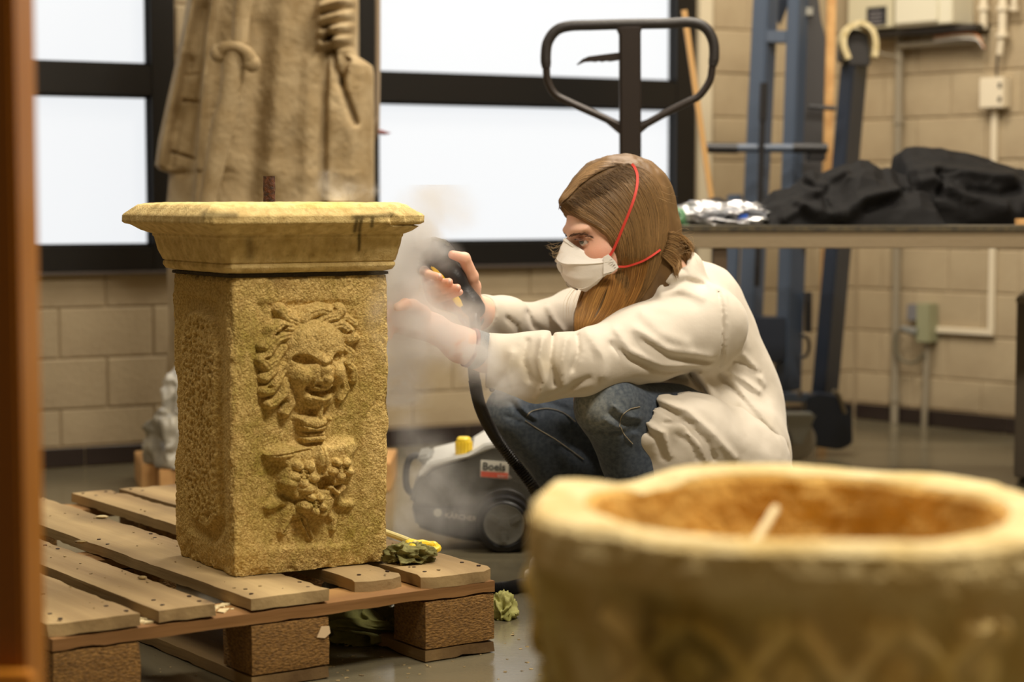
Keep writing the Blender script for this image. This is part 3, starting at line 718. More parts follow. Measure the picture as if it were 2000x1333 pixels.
m = MB(); pp = [np.array([xx, yy, z]) for z in np.linspace(.742, .789, 8)]; m.tube(pp, [.0098, .0102, .0097, .010, .0105, .0098, .010, .0098], 16)
tag(m.build('iron_rod', mat('rust', S(96, 54, 30), .85, col2=S(40, 24, 18), nscale=120, bump=.8, bscale=200), origin=(xx, yy, .742)), 'rusty iron rod end sticking up from the cap slab', 'rod')
# ================================================================== PERSON
M_skin = mat('skin', S(236, 194, 168), .5, col2=S(226, 176, 150), nscale=18, bump=.15, bscale=500, sub=.15, bdist=.002, attr='tint')
M_coat = mat('coat_cloth', S(212, 204, 190), .85, col2=S(200, 191, 175), nscale=5, bump=.25, bscale=35, sheen=.2, bdist=.004, attr='tint')
M_jean = mat('denim', S(50, 60, 74), .9, col2=S(70, 80, 92), nscale=140, bump=.4, bscale=900, sheen=.1, attr='tint', bdist=.001)
M_hair = mat('hair', (1, 1, 1), .5, attr='tint', spec=.35)
M_mask = mat('mask_white', S(240, 236, 228), .75, bump=.12, bscale=300, bdist=.002)
M_red = mat('red_elastic', S(214, 62, 48), .6)
M_cuff = mat('cuff_grey', S(92, 104, 112), .85, bump=.4, bscale=400)
M_cuffr = mat('cuff_red', S(120, 40, 50), .85)
M_shoe = mat('canvas_shoe', S(226, 216, 196), .7); M_sole = mat('shoe_sole', S(236, 230, 215), .5)
M_eye = mat('eye_white', S(200, 186, 176), .2); M_iris = mat('iris', S(84, 92, 84), .1); M_pupil = mat('pupil', S(12, 10, 10), .08)
M_brow = mat('brow_hair', S(84, 58, 38), .7)

# --- joints (metres; read off the photo at a chosen depth)
HIP = K(1420, 885, 3.92); HIPN = K(1428, 880, 3.82); HIPF = K(1405, 880, 4.02)
CHEST = K(1362, 690, 3.86); UPB = K(1335, 605, 3.86); NECKB = K(1300, 560, 3.82)
SHN = K(1376, 640, 3.72); ELN = K(1128, 712, 3.56); CUN = K(948, 704, 3.55); WRN = K(846, 641, 3.52)
SHF = K(1235, 615, 4.02); ELF = K(1028, 640, 3.86); CUF = K(938, 612, 3.74); WRF = K(912, 592, 3.68)
KNN = K(1190, 794, 3.60); ANN = K(1300, 1088, 3.74); KNF = K(1006, 806, 3.84); ANF = K(1232, 1078, 3.93)
person = thing('person', (HIP[0]-.1, HIP[1]-.1, 0), 'crouching long haired woman in cream lab coat, jeans and white respirator mask, holding steam gun', 'person')

# --- head frame
HA, HB_ = math.radians(16), math.radians(17)
F0 = np.array([-math.cos(HA), -math.sin(HA), 0]); Lh = np.array([-F0[1], F0[0], 0])
Fh = F0*math.cos(HB_)-UP*math.sin(HB_); Uh = UP*math.cos(HB_)+F0*math.sin(HB_)
RH = np.array([Fh, Lh, Uh]).T
HC = K(1139, 473, 3.66)-RH@np.array([.080, .031, 0])
def H(f, l, u): return HC+RH@np.array([f, l, u], float)
def hl(P): return (P-HC)@RH
def head_sdf(P):
    q = hl(P); q = q.copy(); s = np.abs(q[:, 1]); Q = np.stack([q[:, 0], s, q[:, 2]], 1)
    d = ell(q, (-.012, 0, .038), (.094, .074, .086))
    d = smin(d, ell(q, (.030, 0, -.018), (.066, .060, .082)), .03)
    d = smin(d, ell(q, (.046, 0, -.075), (.036, .036, .036)), .03)
    d = smin(d, ell(Q, (.012, .046, -.062), (.042, .020, .036)), .03)          # jaw
    d = smin(d, ell(Q, (.058, .040, -.030), (.026, .023, .022)), .022)         # cheeks
    d = smin(d, ell(Q, (.074, .024, .024), (.020, .030, .0095)), .012)         # brow
    d = smax(d, -ell(Q, (.094, .031, .001), (.019, .0195, .0145)), .010)       # sockets
    d = smin(d, chain(q, [(.086, 0, .012), (.098, 0, -.014), (.112, 0, -.036)], (.008, .0085, .011), .006), .010)
    d = smin(d, ell(Q, (.100, .011, -.040), (.011, .008, .008)), .006)
    d = smin(d, ell(q, (.088, 0, -.064), (.011, .022, .006)), .006); d = smin(d, ell(q, (.086, 0, -.075), (.011, .019, .007)), .006)
    # eyeball bulge with lids
    eb = np.linalg.norm(Q-np.array([.0745, .031, .001]), axis=1)-.0132
    slit = np.abs(Q[:, 2]-.001+.15*(Q[:, 1]-.031))-(.0058*np.clip(1-((Q[:, 1]-.031)/.0145)**2, 0, 1))
    lid = np.maximum(eb, -np.minimum(slit, 1))
    d = smin(d, np.where(Q[:, 0] > .07, lid, eb), .003)
    d = np.where((slit < 0) & (Q[:, 0] > .072), np.maximum(d, -(eb-.0002-.0012)), d)
    d = smin(d, chain(Q, [(.088, .018, .0045), (.0895, .031, .0085), (.082, .0435, .0045)], (.0018, .0022, .0016), .003), .003)  # upper lid fold
    d = smin(d, ell(Q, (-.012, .076, -.012), (.018, .008, .031)), .010)        # ears
    d = smax(d, -ell(Q, (-.010, .085, -.008), (.010, .006, .018)), .004)
    return d
def neck_sdf(P):
    return chain(P, [H(-.030, 0, -.05), H(-.055, 0, -.115), NECKB+np.array([0.0, 0, -.01])], (.052, .050, .062), .02)
def skull_in(P): return smin(head_sdf(P), neck_sdf(P), .02)
V1, F1_ = sdf_mesh(skull_in, HC-.17, HC+np.array([.17, .17, .16]), .0021)
V1 = relax(V1, F1_, 2, .4)

# --- arms and hands
FG = dict(i=[K(842, 580, 3.665), K(829, 530, 3.63), K(838, 537, 3.585), K(857, 541, 3.565)], m=[K(850, 588, 3.668), K(838, 560, 3.63), K(856, 554, 3.585), K(877, 551, 3.565)],
          r=[K(858, 592, 3.668), K(846, 574, 3.63), K(868, 567, 3.585), K(893, 562, 3.567)], p=[K(868, 594, 3.666), K(858, 585, 3.635), K(878, 578, 3.595), K(898, 571, 3.575)])
FR = dict(i=(.0105, .0092, .0082, .0070), m=(.0108, .0095, .0083, .0072), r=(.0104, .0090, .0080, .0069), p=(.0092, .0080, .0070, .0062))
THF = [K(922, 578, 3.655), K(921, 540, 3.63), K(907, 505, 3.605), K(884, 498, 3.59)]
def handR(P):
    d = ell(P, K(884, 570, 3.672), (.040, .018, .034))
    d = smin(d, chain(P, [K(872, 582, 3.675), K(900, 578, 3.672), WRF], (.020, .024, .024), .015), .016)
    d = smin(d, chain(P, [K(905, 585, 3.672), K(922, 560, 3.655)], (.022, .017), .01), .014)
    for k in 'imrp': d = smin(d, chain(P, FG[k], FR[k], .003), .0055)
    return smin(d, chain(P, THF, (.015, .0125, .0108, .0082), .004), .008)
def armR(P): return smin(handR(P), chain(P, [WRF, CUF, ELF], (.0245, .029, .036), .015), .018)
LH = K(800, 626, 3.50)
FL = [[K(783, 606, 3.49), K(764, 598, 3.475), K(753, 604, 3.455), K(750, 616, 3.44)], [K(780, 618, 3.49), K(760, 612, 3.475), K(750, 620, 3.455), K(748, 633, 3.445)],
      [K(780, 632, 3.49), K(762, 628, 3.475), K(753, 637, 3.46), K(753, 648, 3.45)], [K(784, 644, 3.49), K(770, 643, 3.48), K(761, 650, 3.465), K(760, 659, 3.455)]]
TL = [K(826, 612, 3.485), K(806, 598, 3.46), K(791, 595, 3.44), K(777, 600, 3.43)]
def handL(P):
    d = ell(P, LH, (.034, .017, .027)); d = smin(d, chain(P, [LH, K(822, 634, 3.51), WRN], (.022, .024, .0235), .012), .014)
    for pts, r in zip(FL, ((.0098, .0088, .008, .0068), (.010, .009, .0082, .007), (.0098, .0088, .008, .0068), (.0088, .0078, .007, .006))): d = smin(d, chain(P, pts, r, .003), .006)
    return smin(d, chain(P, TL, (.014, .0122, .0102, .008), .004), .009)
def armL(P): return smin(handL(P), chain(P, [WRN, K(900, 674, 3.53), K(948, 690, 3.55), ELN], (.0225, .0285, .031, .036), .02), .016)
V2, F2_ = sdf_mesh(armR, np.minimum(ELF, K(820, 480, 3.5))-.05, np.maximum(ELF, K(930, 480, 3.7))+np.array([.03, .06, .04]), .0019); V2 = relax(V2, F2_, 1, .4)
V3, F3_ = sdf_mesh(armL, np.array([K(740, 600, 3.4)[0]-.02, 3.38, ELN[2]-.06]), np.array([ELN[0]+.03, 3.64, K(800, 580, 3.5)[2]+.03]), .0021); V3 = relax(V3, F3_, 1, .4)
def trunk(P):
    d = chain(P, [NECKB-UP*.02, UPB, CHEST, HIP], (.055, .085, .10, .12), .05)
    for a, b, c, r in ((SHN, ELN, ELN, (.05, .036, .036)), (SHF, ELF, ELF, (.05, .036, .036))): d = smin(d, chain(P, [UPB*.6+a*.4, a*.85+UPB*.15, b], (.045, .04, .034), .03), .03)
    for a, b, c in ((HIPN, KNN, ANN), (HIPF, KNF, ANF)): d = smin(d, chain(P, [a, b, c, c-UP*.03+np.array([-.02, 0, 0])], (.07, .038, .026, .026), .03), .03)
    return d
lo = np.array([-.2, 3.3, .0]); hi = np.array([.75, 4.25, .80])
V4, F4_ = sdf_mesh(trunk, lo, hi, .008)
VV = np.vstack([V1, V2, V3, V4]); FF = np.vstack([F1_, F2_+len(V1), F3_+len(V1)+len(V2), F4_+len(V1)+len(V2)+len(V3)])
q = hl(VV); sc = np.ones((len(VV), 3))
def blush(c, r, col, a):
    global sc
    w = a*np.exp(-((np.linalg.norm(VV-c, axis=1)/r)**2)); sc = sc*(1-w[:, None])+np.array(col)*w[:, None]
blush(H(.062, .048, -.03), .026, (1, .62, .55), .55)
blush(H(.080, .020, -.006), .012, (.75, .55, .5), .5)
blush(H(.084, .031, .004), .013, (.42, .28, .25), .75)
for k in 'imrp': blush(FG[k][3], .010, (1, .70, .62), .5)
blush(THF[3], .012, (1, .6, .5), .6); blush(THF[2], .012, (1, .8, .7), .3); blush(K(866, 668, 3.52), .02, (.95, .6, .5), .45)
body = npmesh('body', VV, FF, M_skin, person, True, sc)
# nails
M_nail = mat('nail', S(240, 200, 186), .25, coat=.3)
for k in 'imrp':
    t = FG[k][3]-FG[k][2]; t /= np.linalg.norm(t); m = MB(); m.sphere(FG[k][3]+t*.001+np.array([0, -.0052, .001]), (.0042, .0022, .0036), 10, 6, frame3(t)[:, [2, 0, 1]]); m.build('fingernail', M_nail, person)
# eyes, brows, lashes
for sd in (1, -1):
    ec = H(.0745, .031*sd, .001); m = MB(); m.sphere(ec, .0125, 24, 16); e = m.build('eyeball', M_eye, person)
    look = RH@np.array([.80, .42*sd, .20]); look /= np.linalg.norm(look); fr_ = frame3(look)
    m = MB(); m.sphere(ec+look*.0107, (.0063, .0063, .0022), 20, 8, fr_); m.build('iris', M_iris, e)
    m = MB(); m.sphere(ec+look*.0121, (.0030, .0030, .0012), 14, 6, fr_); m.build('pupil', M_pupil, e)
    m = MB(); bt = np.linspace(0, 1, 60); bx = np.interp(bt, [0, .3, .65, 1], [1112, 1124, 1140, 1156])+RNG.normal(0, .6, 60); by = np.interp(bt, [0, .3, .65, 1], [463, 458.5, 458, 464])+RNG.normal(0, 1.3, 60)
    BPt, bh = march(head_sdf, bx, by, 3.3, 3.8)
    for k in range(60):
        if not bh[k]: continue
        a = hl(BPt[k:k+1])[0]*np.array([1, sd, 1]); a[0] += .0006; b = a+np.array([-.003, .0055*sd, .0022-.0035*bt[k]]); m.tube([H(*a), H(*((a+b)/2+np.array([.0008, .0004*sd, .0006]))), H(*b)], [.0006, .0006, .0002], 4, False)
    m.build('eyebrow', M_brow, person)
    m = MB()
    for k in range(26):
        t = k/25; a = np.array([.0885-.0085*abs(t-.4)*1.6, (.0185+.026*t)*sd, .0040+.0035*math.sin(t*3.1)])
        b = a+np.array([.0065, .0018*(t-.3)*sd*2, .0022]); m.tube([H(*a), H(*((a+b)/2-np.array([0, 0, .0008]))), H(*b)], [.0004, .0004, .0002], 4, False)
    m.build('eyelashes', M_pupil, person)

# --- respirator
def crv(pts, ts, t): pts = np.array(pts, float); return np.stack([np.interp(t, ts, pts[:, i]) for i in range(3)], -1)
def HP(px, py, l):     # head coordinates of the point at lateral distance l seen at (px, py) of the photo
    r = ray(px, py); e = EYE-HC; t = (l-e@RH[:, 1])/(r@RH[:, 1]); return (e+r*t)@RH
mrows = [[(1103, 464, 0), (1111, 470, .013), (1126, 481, .026), (1143, 492, .040), (1160, 501, .054), (1174, 506, .066), (1187, 499, .076)],
         [(1093, 484, 0), (1099, 492, .014), (1115, 500, .028), (1136, 507, .044), (1156, 510, .058), (1174, 510, .070), (1191, 504, .080)],
         [(1087, 503, 0), (1091, 511, .015), (1104, 516, .031), (1126, 516, .047), (1150, 516, .061), (1173, 514, .073), (1196, 510, .083)],
         [(1094, 513, 0), (1099, 521, .014), (1111, 528, .030), (1131, 530, .047), (1153, 528, .061), (1175, 523, .073), (1203, 518, .085)],
         [(1095, 527, 0), (1100, 534, .013), (1112, 543, .028), (1131, 547, .044), (1154, 543, .058), (1176, 532, .071), (1206, 524, .085)],
         [(1106, 548, 0), (1111, 554, .012), (1121, 561, .025), (1136, 566, .038), (1155, 558, .052), (1171, 544, .066), (1194, 532, .081)],
         [(1119, 557, 0), (1125, 562, .011), (1133, 567, .020), (1145, 572, .031), (1160, 563, .044), (1171, 549, .058), (1184, 536, .075)]]
T = np.linspace(0, 1, 31); RW_ = []
for r_ in mrows:
    h7 = np.array([HP(*q) for q in r_]); p = crv(h7, np.linspace(0, 1, 7), T)
    for _ in range(4): p[1:-1] = .25*p[:-2]+.5*p[1:-1]+.25*p[2:]
    p[0, 1] = 0; p[0, 0] = max(p[0, 0], p[1, 0]); RW_.append(p)
RW_ = np.array(RW_); ts = np.linspace(0, 6, 31); k0 = np.minimum(ts.astype(int), 5); f_ = (ts-k0)[:, None, None]; G = RW_[k0]*(1-f_)+RW_[k0+1]*f_
GL = np.concatenate([G[:, ::-1]*np.array([.985, -.86, 1]), G[:, 1:]], 1); a_, b_ = GL.shape[:2]
gw = GL.reshape(-1, 3); gw = gw*1.0; gw[:, 0] += .0010*fbm(gw, 60, 2, 3)
PW_ = HC+gw@RH.T
o = npmesh('face_mask', PW_, np.array([(i*b_+j, i*b_+j+1, (i+1)*b_+j+1, (i+1)*b_+j) for i in range(a_-1) for j in range(b_-1)]), M_mask, person, True, sharp=24)
md = o.modifiers.new('t', 'SOLIDIFY'); md.thickness = .0022; md.offset = 1; mask_o = o
for sd in (1, -1):   # cheek tabs where the elastic is stapled
    m = MB(); tb = [HP(*q)*np.array([1, sd, 1]) for q in ((1178, 502, .0745), (1188, 497, .078), (1201, 510, .086), (1208, 523, .088), (1197, 531, .084), (1178, 536, .0745))]; m.prism([H(*q) for q in tb], Lh*.002*sd); m.build('cheek_tab', M_mask, mask_o, bevel=.0006)
    m = MB()
    for k in range(4): c = H(*(HP(1193+3*k, 508+5*k, .0868)*np.array([1, sd, 1]))); m.box(c, (.0045, .001, .0008), RH)
    m.build('staples', M_steelgrey, mask_o)
m = MB()
for (i, off_) in ((10, .0006), (25, .0006)): 
    m.tube([HC+RH@(GL[i, j]+np.array([.0006, 0, 0])+np.array([0, np.sign(GL[i, j, 1])*.0004, 0])) for j in range(1, b_-1)], .0007, 5)
m.build('seam', mat('mask_seam', S(222, 216, 205), .8), mask_o)
m = MB(); c = H(*(HP(1096, 522, 0)+np.array([.001, 0, 0]))); m.lathe([(.0, .004), (.009, .004), (.011, .0025), (.0115, -.006)], c, frame3(Fh*1.0-Uh*.1), 20); m.build('exhale_valve', mat('valve', S(222, 220, 214), .4), mask_o)
m = MB(); m.tube([HC+RH@(GL[1, j]+np.array([.0012, 0, .0006])) for j in range(b_//2-9, b_//2+10)], .0011, 6); m.build('nose_clip', M_mask, mask_o)

# --- hair
def hair_mass(P):
    q = hl(P); d = ell(q, (-.016, 0, .038), (.107, .0865, .098))
    d = smin(d, ell(q, (-.050, 0, -.030), (.068, .070, .070)), .03)
    d = smin(d, ell(np.stack([q[:, 0], np.abs(q[:, 1]), q[:, 2]], 1), (-.008, .046, -.028), (.050, .043, .078)), .02)
    wd = np.maximum(np.maximum(q[:, 2]-((q[:, 0]-.044)*1.40+.000), -(q[:, 0]-.044)), -1)    # face opening
    d = smax(d, -wd, .006)
    # hanging lengths, near and far side of the neck
    lk = chain(P, [K(1262, 470, 3.70), K(1246, 560, 3.695), K(1206, 630, 3.69), K(1170, 690, 3.68)], (.046, .036, .030, .014), .02)
    lk = smin(lk, chain(P, [K(1222, 510, 3.685), K(1180, 570, 3.68), K(1152, 640, 3.66), K(1136, 700, 3.65), K(1126, 765, 3.64), K(1123, 796, 3.64)], (.028, .030, .027, .013, .004, .002), .02), .02)
    lk = smin(lk, chain(P, [K(1196, 545, 3.73), K(1162, 620, 3.72), K(1140, 700, 3.70)], (.04, .034, .02), .02), .02)
    d = smin(d, lk, .014)
    d = smin(d, chain(P, [K(1284, 480, 3.78), K(1314, 486, 3.77), K(1334, 498, 3.75), K(1322, 522, 3.74)], (.030, .016, .010, .006), .02), .012)
    d = smin(d, chain(P, [K(1268, 490, 3.71), K(1294, 526, 3.705), K(1308, 550, 3.70)], (.034, .030, .024), .02), .015); d = smin(d, ell(q, (.072, 0, .078), (.020, .034, .013)), .012)
    g = fbm(np.stack([P[:, 0]*1.0, P[:, 1], P[:, 2]*.22], 1), 95, 3, 51)*.0026+fbm(np.stack([P[:, 0], P[:, 1], P[:, 2]*.3], 1), 28, 2, 52)*.004
    return d-g
def hair_smooth(P): return hair_mass(P)
lo = np.array([K(1080, 0, 3.5)[0]-.02, 3.42, K(0, 815, 3.55)[2]]); hi = np.array([K(1370, 0, 3.6)[0]+.02, 3.86, K(0, 296, 3.7)[2]+.03])
Vh, Fh_ = sdf_mesh(hair_mass, lo, hi, .0032)
hc = np.array(S(108, 82, 50))*(1+.25*fbm(Vh*np.array([1, 1, .3]), 60, 2, 3))[:, None]
hair = npmesh('hair', Vh, Fh_, M_hair, person, True, hc)
def strands(guides, count, rad=.0007, spread=.012, lift=(.0004, .0035), c1=(158, 122, 74), c2=(82, 62, 38), y0=3.40, n=22, free=None, tip=.25):
    GS = [np.array([np.interp(np.linspace(0, 1, n), np.linspace(0, 1, len(smoothpath(g, 30))), smoothpath(g, 30)[:, k]) for k in range(2)]).T for g in [[(a, b, 0) for a, b in gg] for gg in guides]]
    GS = np.array(GS); ng = len(GS); out = []
    t = RNG.random(count)*(ng-1); i = np.minimum(t.astype(int), ng-2); f = (t-i)[:, None, None]
    P2_ = GS[i]*(1-f)+GS[i+1]*f
    ph = RNG.random((count, 1))*6.3; am = RNG.random((count, 1))*spread*160; uu = np.linspace(0, 1, n)[None]
    P2_[..., 0] += np.sin(uu*4+ph)*am*uu; P2_[..., 1] += np.cos(uu*3+ph*1.7)*am*uu*.5
    cut = .78+.22*RNG.random((count, 1)); st = RNG.random((count, 1))*.12
    uu2 = (st+(cut-st)*uu); 
    Q2 = np.stack([np.stack([np.interp(uu2[k], uu[0], P2_[k, :, j]) for j in (0, 1)], -1) for k in range(count)])
    W_, hit = march(hair_smooth, Q2[..., 0].ravel(), Q2[..., 1].ravel(), y0, 3.80)
    W_ = W_.reshape(count, n, 3); hit = hit.reshape(count, n); Y = W_[..., 1].copy()
    for k in range(count):
        h_ = hit[k]
        if h_.sum() < n*.5: Y[k] = np.nan; continue
        y = np.interp(np.arange(n), np.where(h_)[0], Y[k, h_]); y = np.convolve(np.pad(y, 2, 'edge'), np.ones(5)/5, 'valid'); Y[k] = y
    ok = ~np.isnan(Y).any(1); Q2 = Q2[ok]; Y = Y[ok]; cnt = len(Y)
    Y -= RNG.uniform(lift[0], lift[1], (cnt, 1))
    a = (Q2[..., 0]-1000)/FPX; b = (666.5-Q2[..., 1])/FPX; R_ = np.stack([a, cp+b*sp, -sp+b*cp], -1); P3 = EYE+R_*(Y/R_[..., 1])[..., None]
    c = np.array(S(*c1))[None]*(m_ := RNG.beta(1.6, 1.8, (cnt, 1)))+np.array(S(*c2))[None]*(1-m_)
    return P3, c*RNG.uniform(.8, 1.25, (cnt, 1)), rad
def strand_mesh(name, batches, parent, mt):
    Vs = []; Fs = []; Cs = []; o = 0
    for P3, c, rad in batches:
        cnt, n = P3.shape[:2]; T_ = np.gradient(P3, axis=1); T_ /= np.linalg.norm(T_, axis=2, keepdims=True)+1e-9
        A = np.cross(T_, np.array([0, -1., 0])); A /= np.linalg.norm(A, axis=2, keepdims=True)+1e-9; B = np.cross(T_, A)
        w = rad*(np.minimum(1, np.linspace(1.6, .0, n)+.25)*np.minimum(1, np.linspace(0, 6, n)+.15))[None, :, None]
        ring_ = np.stack([P3+w*(math.cos(k)*A+math.sin(k)*B) for k in (0, 2.094, 4.189)], 2)     # cnt,n,3,3
        Vs.append(ring_.reshape(-1, 3)); Cs.append(np.repeat(c, n*3, 0)*np.tile(np.repeat(np.linspace(.88, 1.2, n), 3), cnt)[:, None])
        base = o+np.arange(cnt)[:, None, None]*n*3+np.arange(n-1)[None, :, None]*3; k = np.arange(3)[None, None]; k1 = (k+1) % 3
        Fs.append(np.stack([base+k, base+k1, base+3+k1, base+3+k], -1).reshape(-1, 4)); o += cnt*n*3
    return npmesh(name, np.vstack(Vs), np.vstack(Fs), mt, parent, True, np.vstack(Cs))
part_line = [(1092, 408), (1112, 384), (1140, 358), (1170, 338), (1200, 326), (1222, 320)]
near = [[(1090, 404), (1108, 424), (1138, 440), (1170, 452), (1190, 470), (1196, 520), (1180, 580)],
        [(1104, 392), (1130, 412), (1160, 430), (1190, 450), (1208, 490), (1206, 550), (1186, 610)],
        [(1128, 366), (1160, 392), (1196, 424), (1218, 462), (1224, 520), (1212, 585), (1180, 650)],
        [(1156, 346), (1196, 376), (1228, 418), (1242, 468), (1242, 530), (1226, 590), (1190, 650)],
        [(1190, 329), (1232, 358), (1258, 408), (1266, 464), (1262, 524), (1244, 580), (1206, 636)],
        [(1214, 320), (1262, 350), (1288, 400), (1292, 456), (1282, 512), (1262, 566), (1224, 622)],
        [(1226, 318), (1276, 342), (1302, 396), (1307, 448), (1298, 490), (1278, 540), (1240, 604)]]
batches = [strands(near, 5200, .00062)]
batches.append(strands([[(1192, 500), (1188, 560), (1170, 610), (1146, 640)], [(1230, 500), (1220, 560), (1196, 612), (1164, 650)], [(1270, 500), (1256, 556), (1226, 612), (1184, 648)]], 900, .0006, c1=(190, 140, 72), c2=(120, 80, 40), lift=(.0015, .006)))
batches.append(strands([[(1180, 520), (1140, 560), (1124, 610), (1122, 655)], [(1196, 516), (1160, 560), (1140, 610), (1130, 655)], [(1206, 530), (1182, 570), (1160, 620), (1145, 655)]], 700, .0006, c1=(196, 148, 80), c2=(120, 84, 44), lift=(.001, .005)))
batches.append(strands([[(1130, 650), (1127, 700), (1124, 750), (1120, 795)], [(1140, 650), (1133, 700), (1128, 750), (1123, 798)]], 90, .0006, c1=(214, 160, 84), c2=(170, 120, 60)))
top = [[(1222, 320), (1180, 314), (1150, 326), (1118, 352)], [(1196, 326), (1160, 330), (1126, 350), (1100, 376)], [(1168, 338), (1140, 344), (1108, 366), (1090, 392)], [(1136, 360), (1118, 370), (1100, 388), (1092, 406)], [(1108, 388), (1100, 394), (1094, 402), (1091, 410)]]
batches.append(strands(top, 1500, .0006, c1=(160, 128, 88), c2=(92, 68, 42), spread=.004))
batches.append(strands([[(1304, 452), (1322, 454), (1346, 472), (1356, 500)], [(1303, 464), (1322, 470), (1340, 488), (1344, 512)], [(1298, 482), (1316, 488), (1334, 504), (1334, 530)], [(1290, 498), (1304, 510), (1318, 526), (1322, 548)]], 900, .0006, c1=(196, 160, 110), c2=(110, 80, 46), spread=.05, lift=(.001, .010)))
# loose fly-away hairs
fly = []
def freeh(pts, col=(200, 160, 110), Y=3.62):
    sp_ = smoothpath([K(a, b, Y) for a, b in pts], 22); fly.append(sp_)
for k in range(46):
    a = RNG.uniform(0, 1); x0, y0_ = 1096+RNG.uniform(-4, 8), 478+RNG.uniform(-6, 16)
    if k < 14: freeh([(x0, y0_), (x0-12, y0_+8+RNG.uniform(-6, 6)), (x0-26+RNG.uniform(-10, 10), y0_-2+RNG.uniform(-8, 10))], Y=3.66)
    elif k < 26: xx_ = RNG.uniform(1330, 1352); yy_ = RNG.uniform(452, 505); freeh([(xx_-20, yy_), (xx_, yy_-RNG.uniform(0, 14)), (xx_+RNG.uniform(2, 24), yy_-RNG.uniform(-18, 12))])
    elif k < 32: xx_ = RNG.uniform(1296, 1306); yy_ = RNG.uniform(364, 400); freeh([(xx_-14, yy_-8), (xx_+2, yy_-1), (xx_+RNG.uniform(6, 26), yy_-RNG.uniform(-8, 8))])
    elif k < 36: xx_ = RNG.uniform(1205, 1240); freeh([(xx_, 322), (xx_+16, 315+RNG.uniform(-2, 4)), (xx_+34, 316+RNG.uniform(-4, 6))])
    else: xx_ = RNG.uniform(1112, 1130); freeh([(xx_+8, 560), (xx_-6+RNG.uniform(-8, 4), 590), (xx_-10+RNG.uniform(-10, 8), 630)])
batches.append((np.array(fly), np.tile(np.array(S(206, 176, 130)), (len(fly), 1)), .00017))
o = strand_mesh('strands', batches, hair, M_hair); o['kind'] = 'stuff'
# --- elastic straps of the respirator
def strap(pts, Ys):
    P3, hit = march(lambda P: np.minimum(hair_smooth(P), head_sdf(P)), [p[0] for p in pts], [p[1] for p in pts], 3.40, 3.9)
    y = np.interp(np.arange(len(pts)), np.where(hit)[0], P3[hit, 1]); y = np.convolve(np.pad(y, 2, 'edge'), np.ones(5)/5, 'valid')-.0062
    return np.array([K(p[0], p[1], yy) for p, yy in zip(pts, y)])
for nm, g in (('upper', [(1189, 503), (1200, 484), (1216, 446), (1233, 404), (1243, 370), (1245, 344), (1240, 328), (1234, 320)]), ('lower', [(1205, 521), (1222, 521), (1240, 516), (1258, 509), (1276, 498), (1290, 488)])):
    sp2 = smoothpath([(a, b, 0) for a, b in g], 26)[:, :2]; P3 = strap(sp2, None)
    P_, T_, N_, B_2 = frames(P3); m = MB()
    for i in range(len(P3)):
        u = np.cross(T_[i], np.array([0, -1., 0])); u /= np.linalg.norm(u); w_ = .0024 if nm == 'upper' else .0018
        m.v += [tuple(P3[i]+u*w_-np.array([0, .0008, 0])), tuple(P3[i]-u*w_-np.array([0, .0008, 0])), tuple(P3[i]-u*w_+np.array([0, .0008, 0])), tuple(P3[i]+u*w_+np.array([0, .0008, 0]))]
    for i in range(len(P3)-1):
        for k in range(4): m.f.append((i*4+k, i*4+(k+1) % 4, i*4+4+(k+1) % 4, i*4+4+k))
    m.build('elastic_strap', M_red, mask_o)

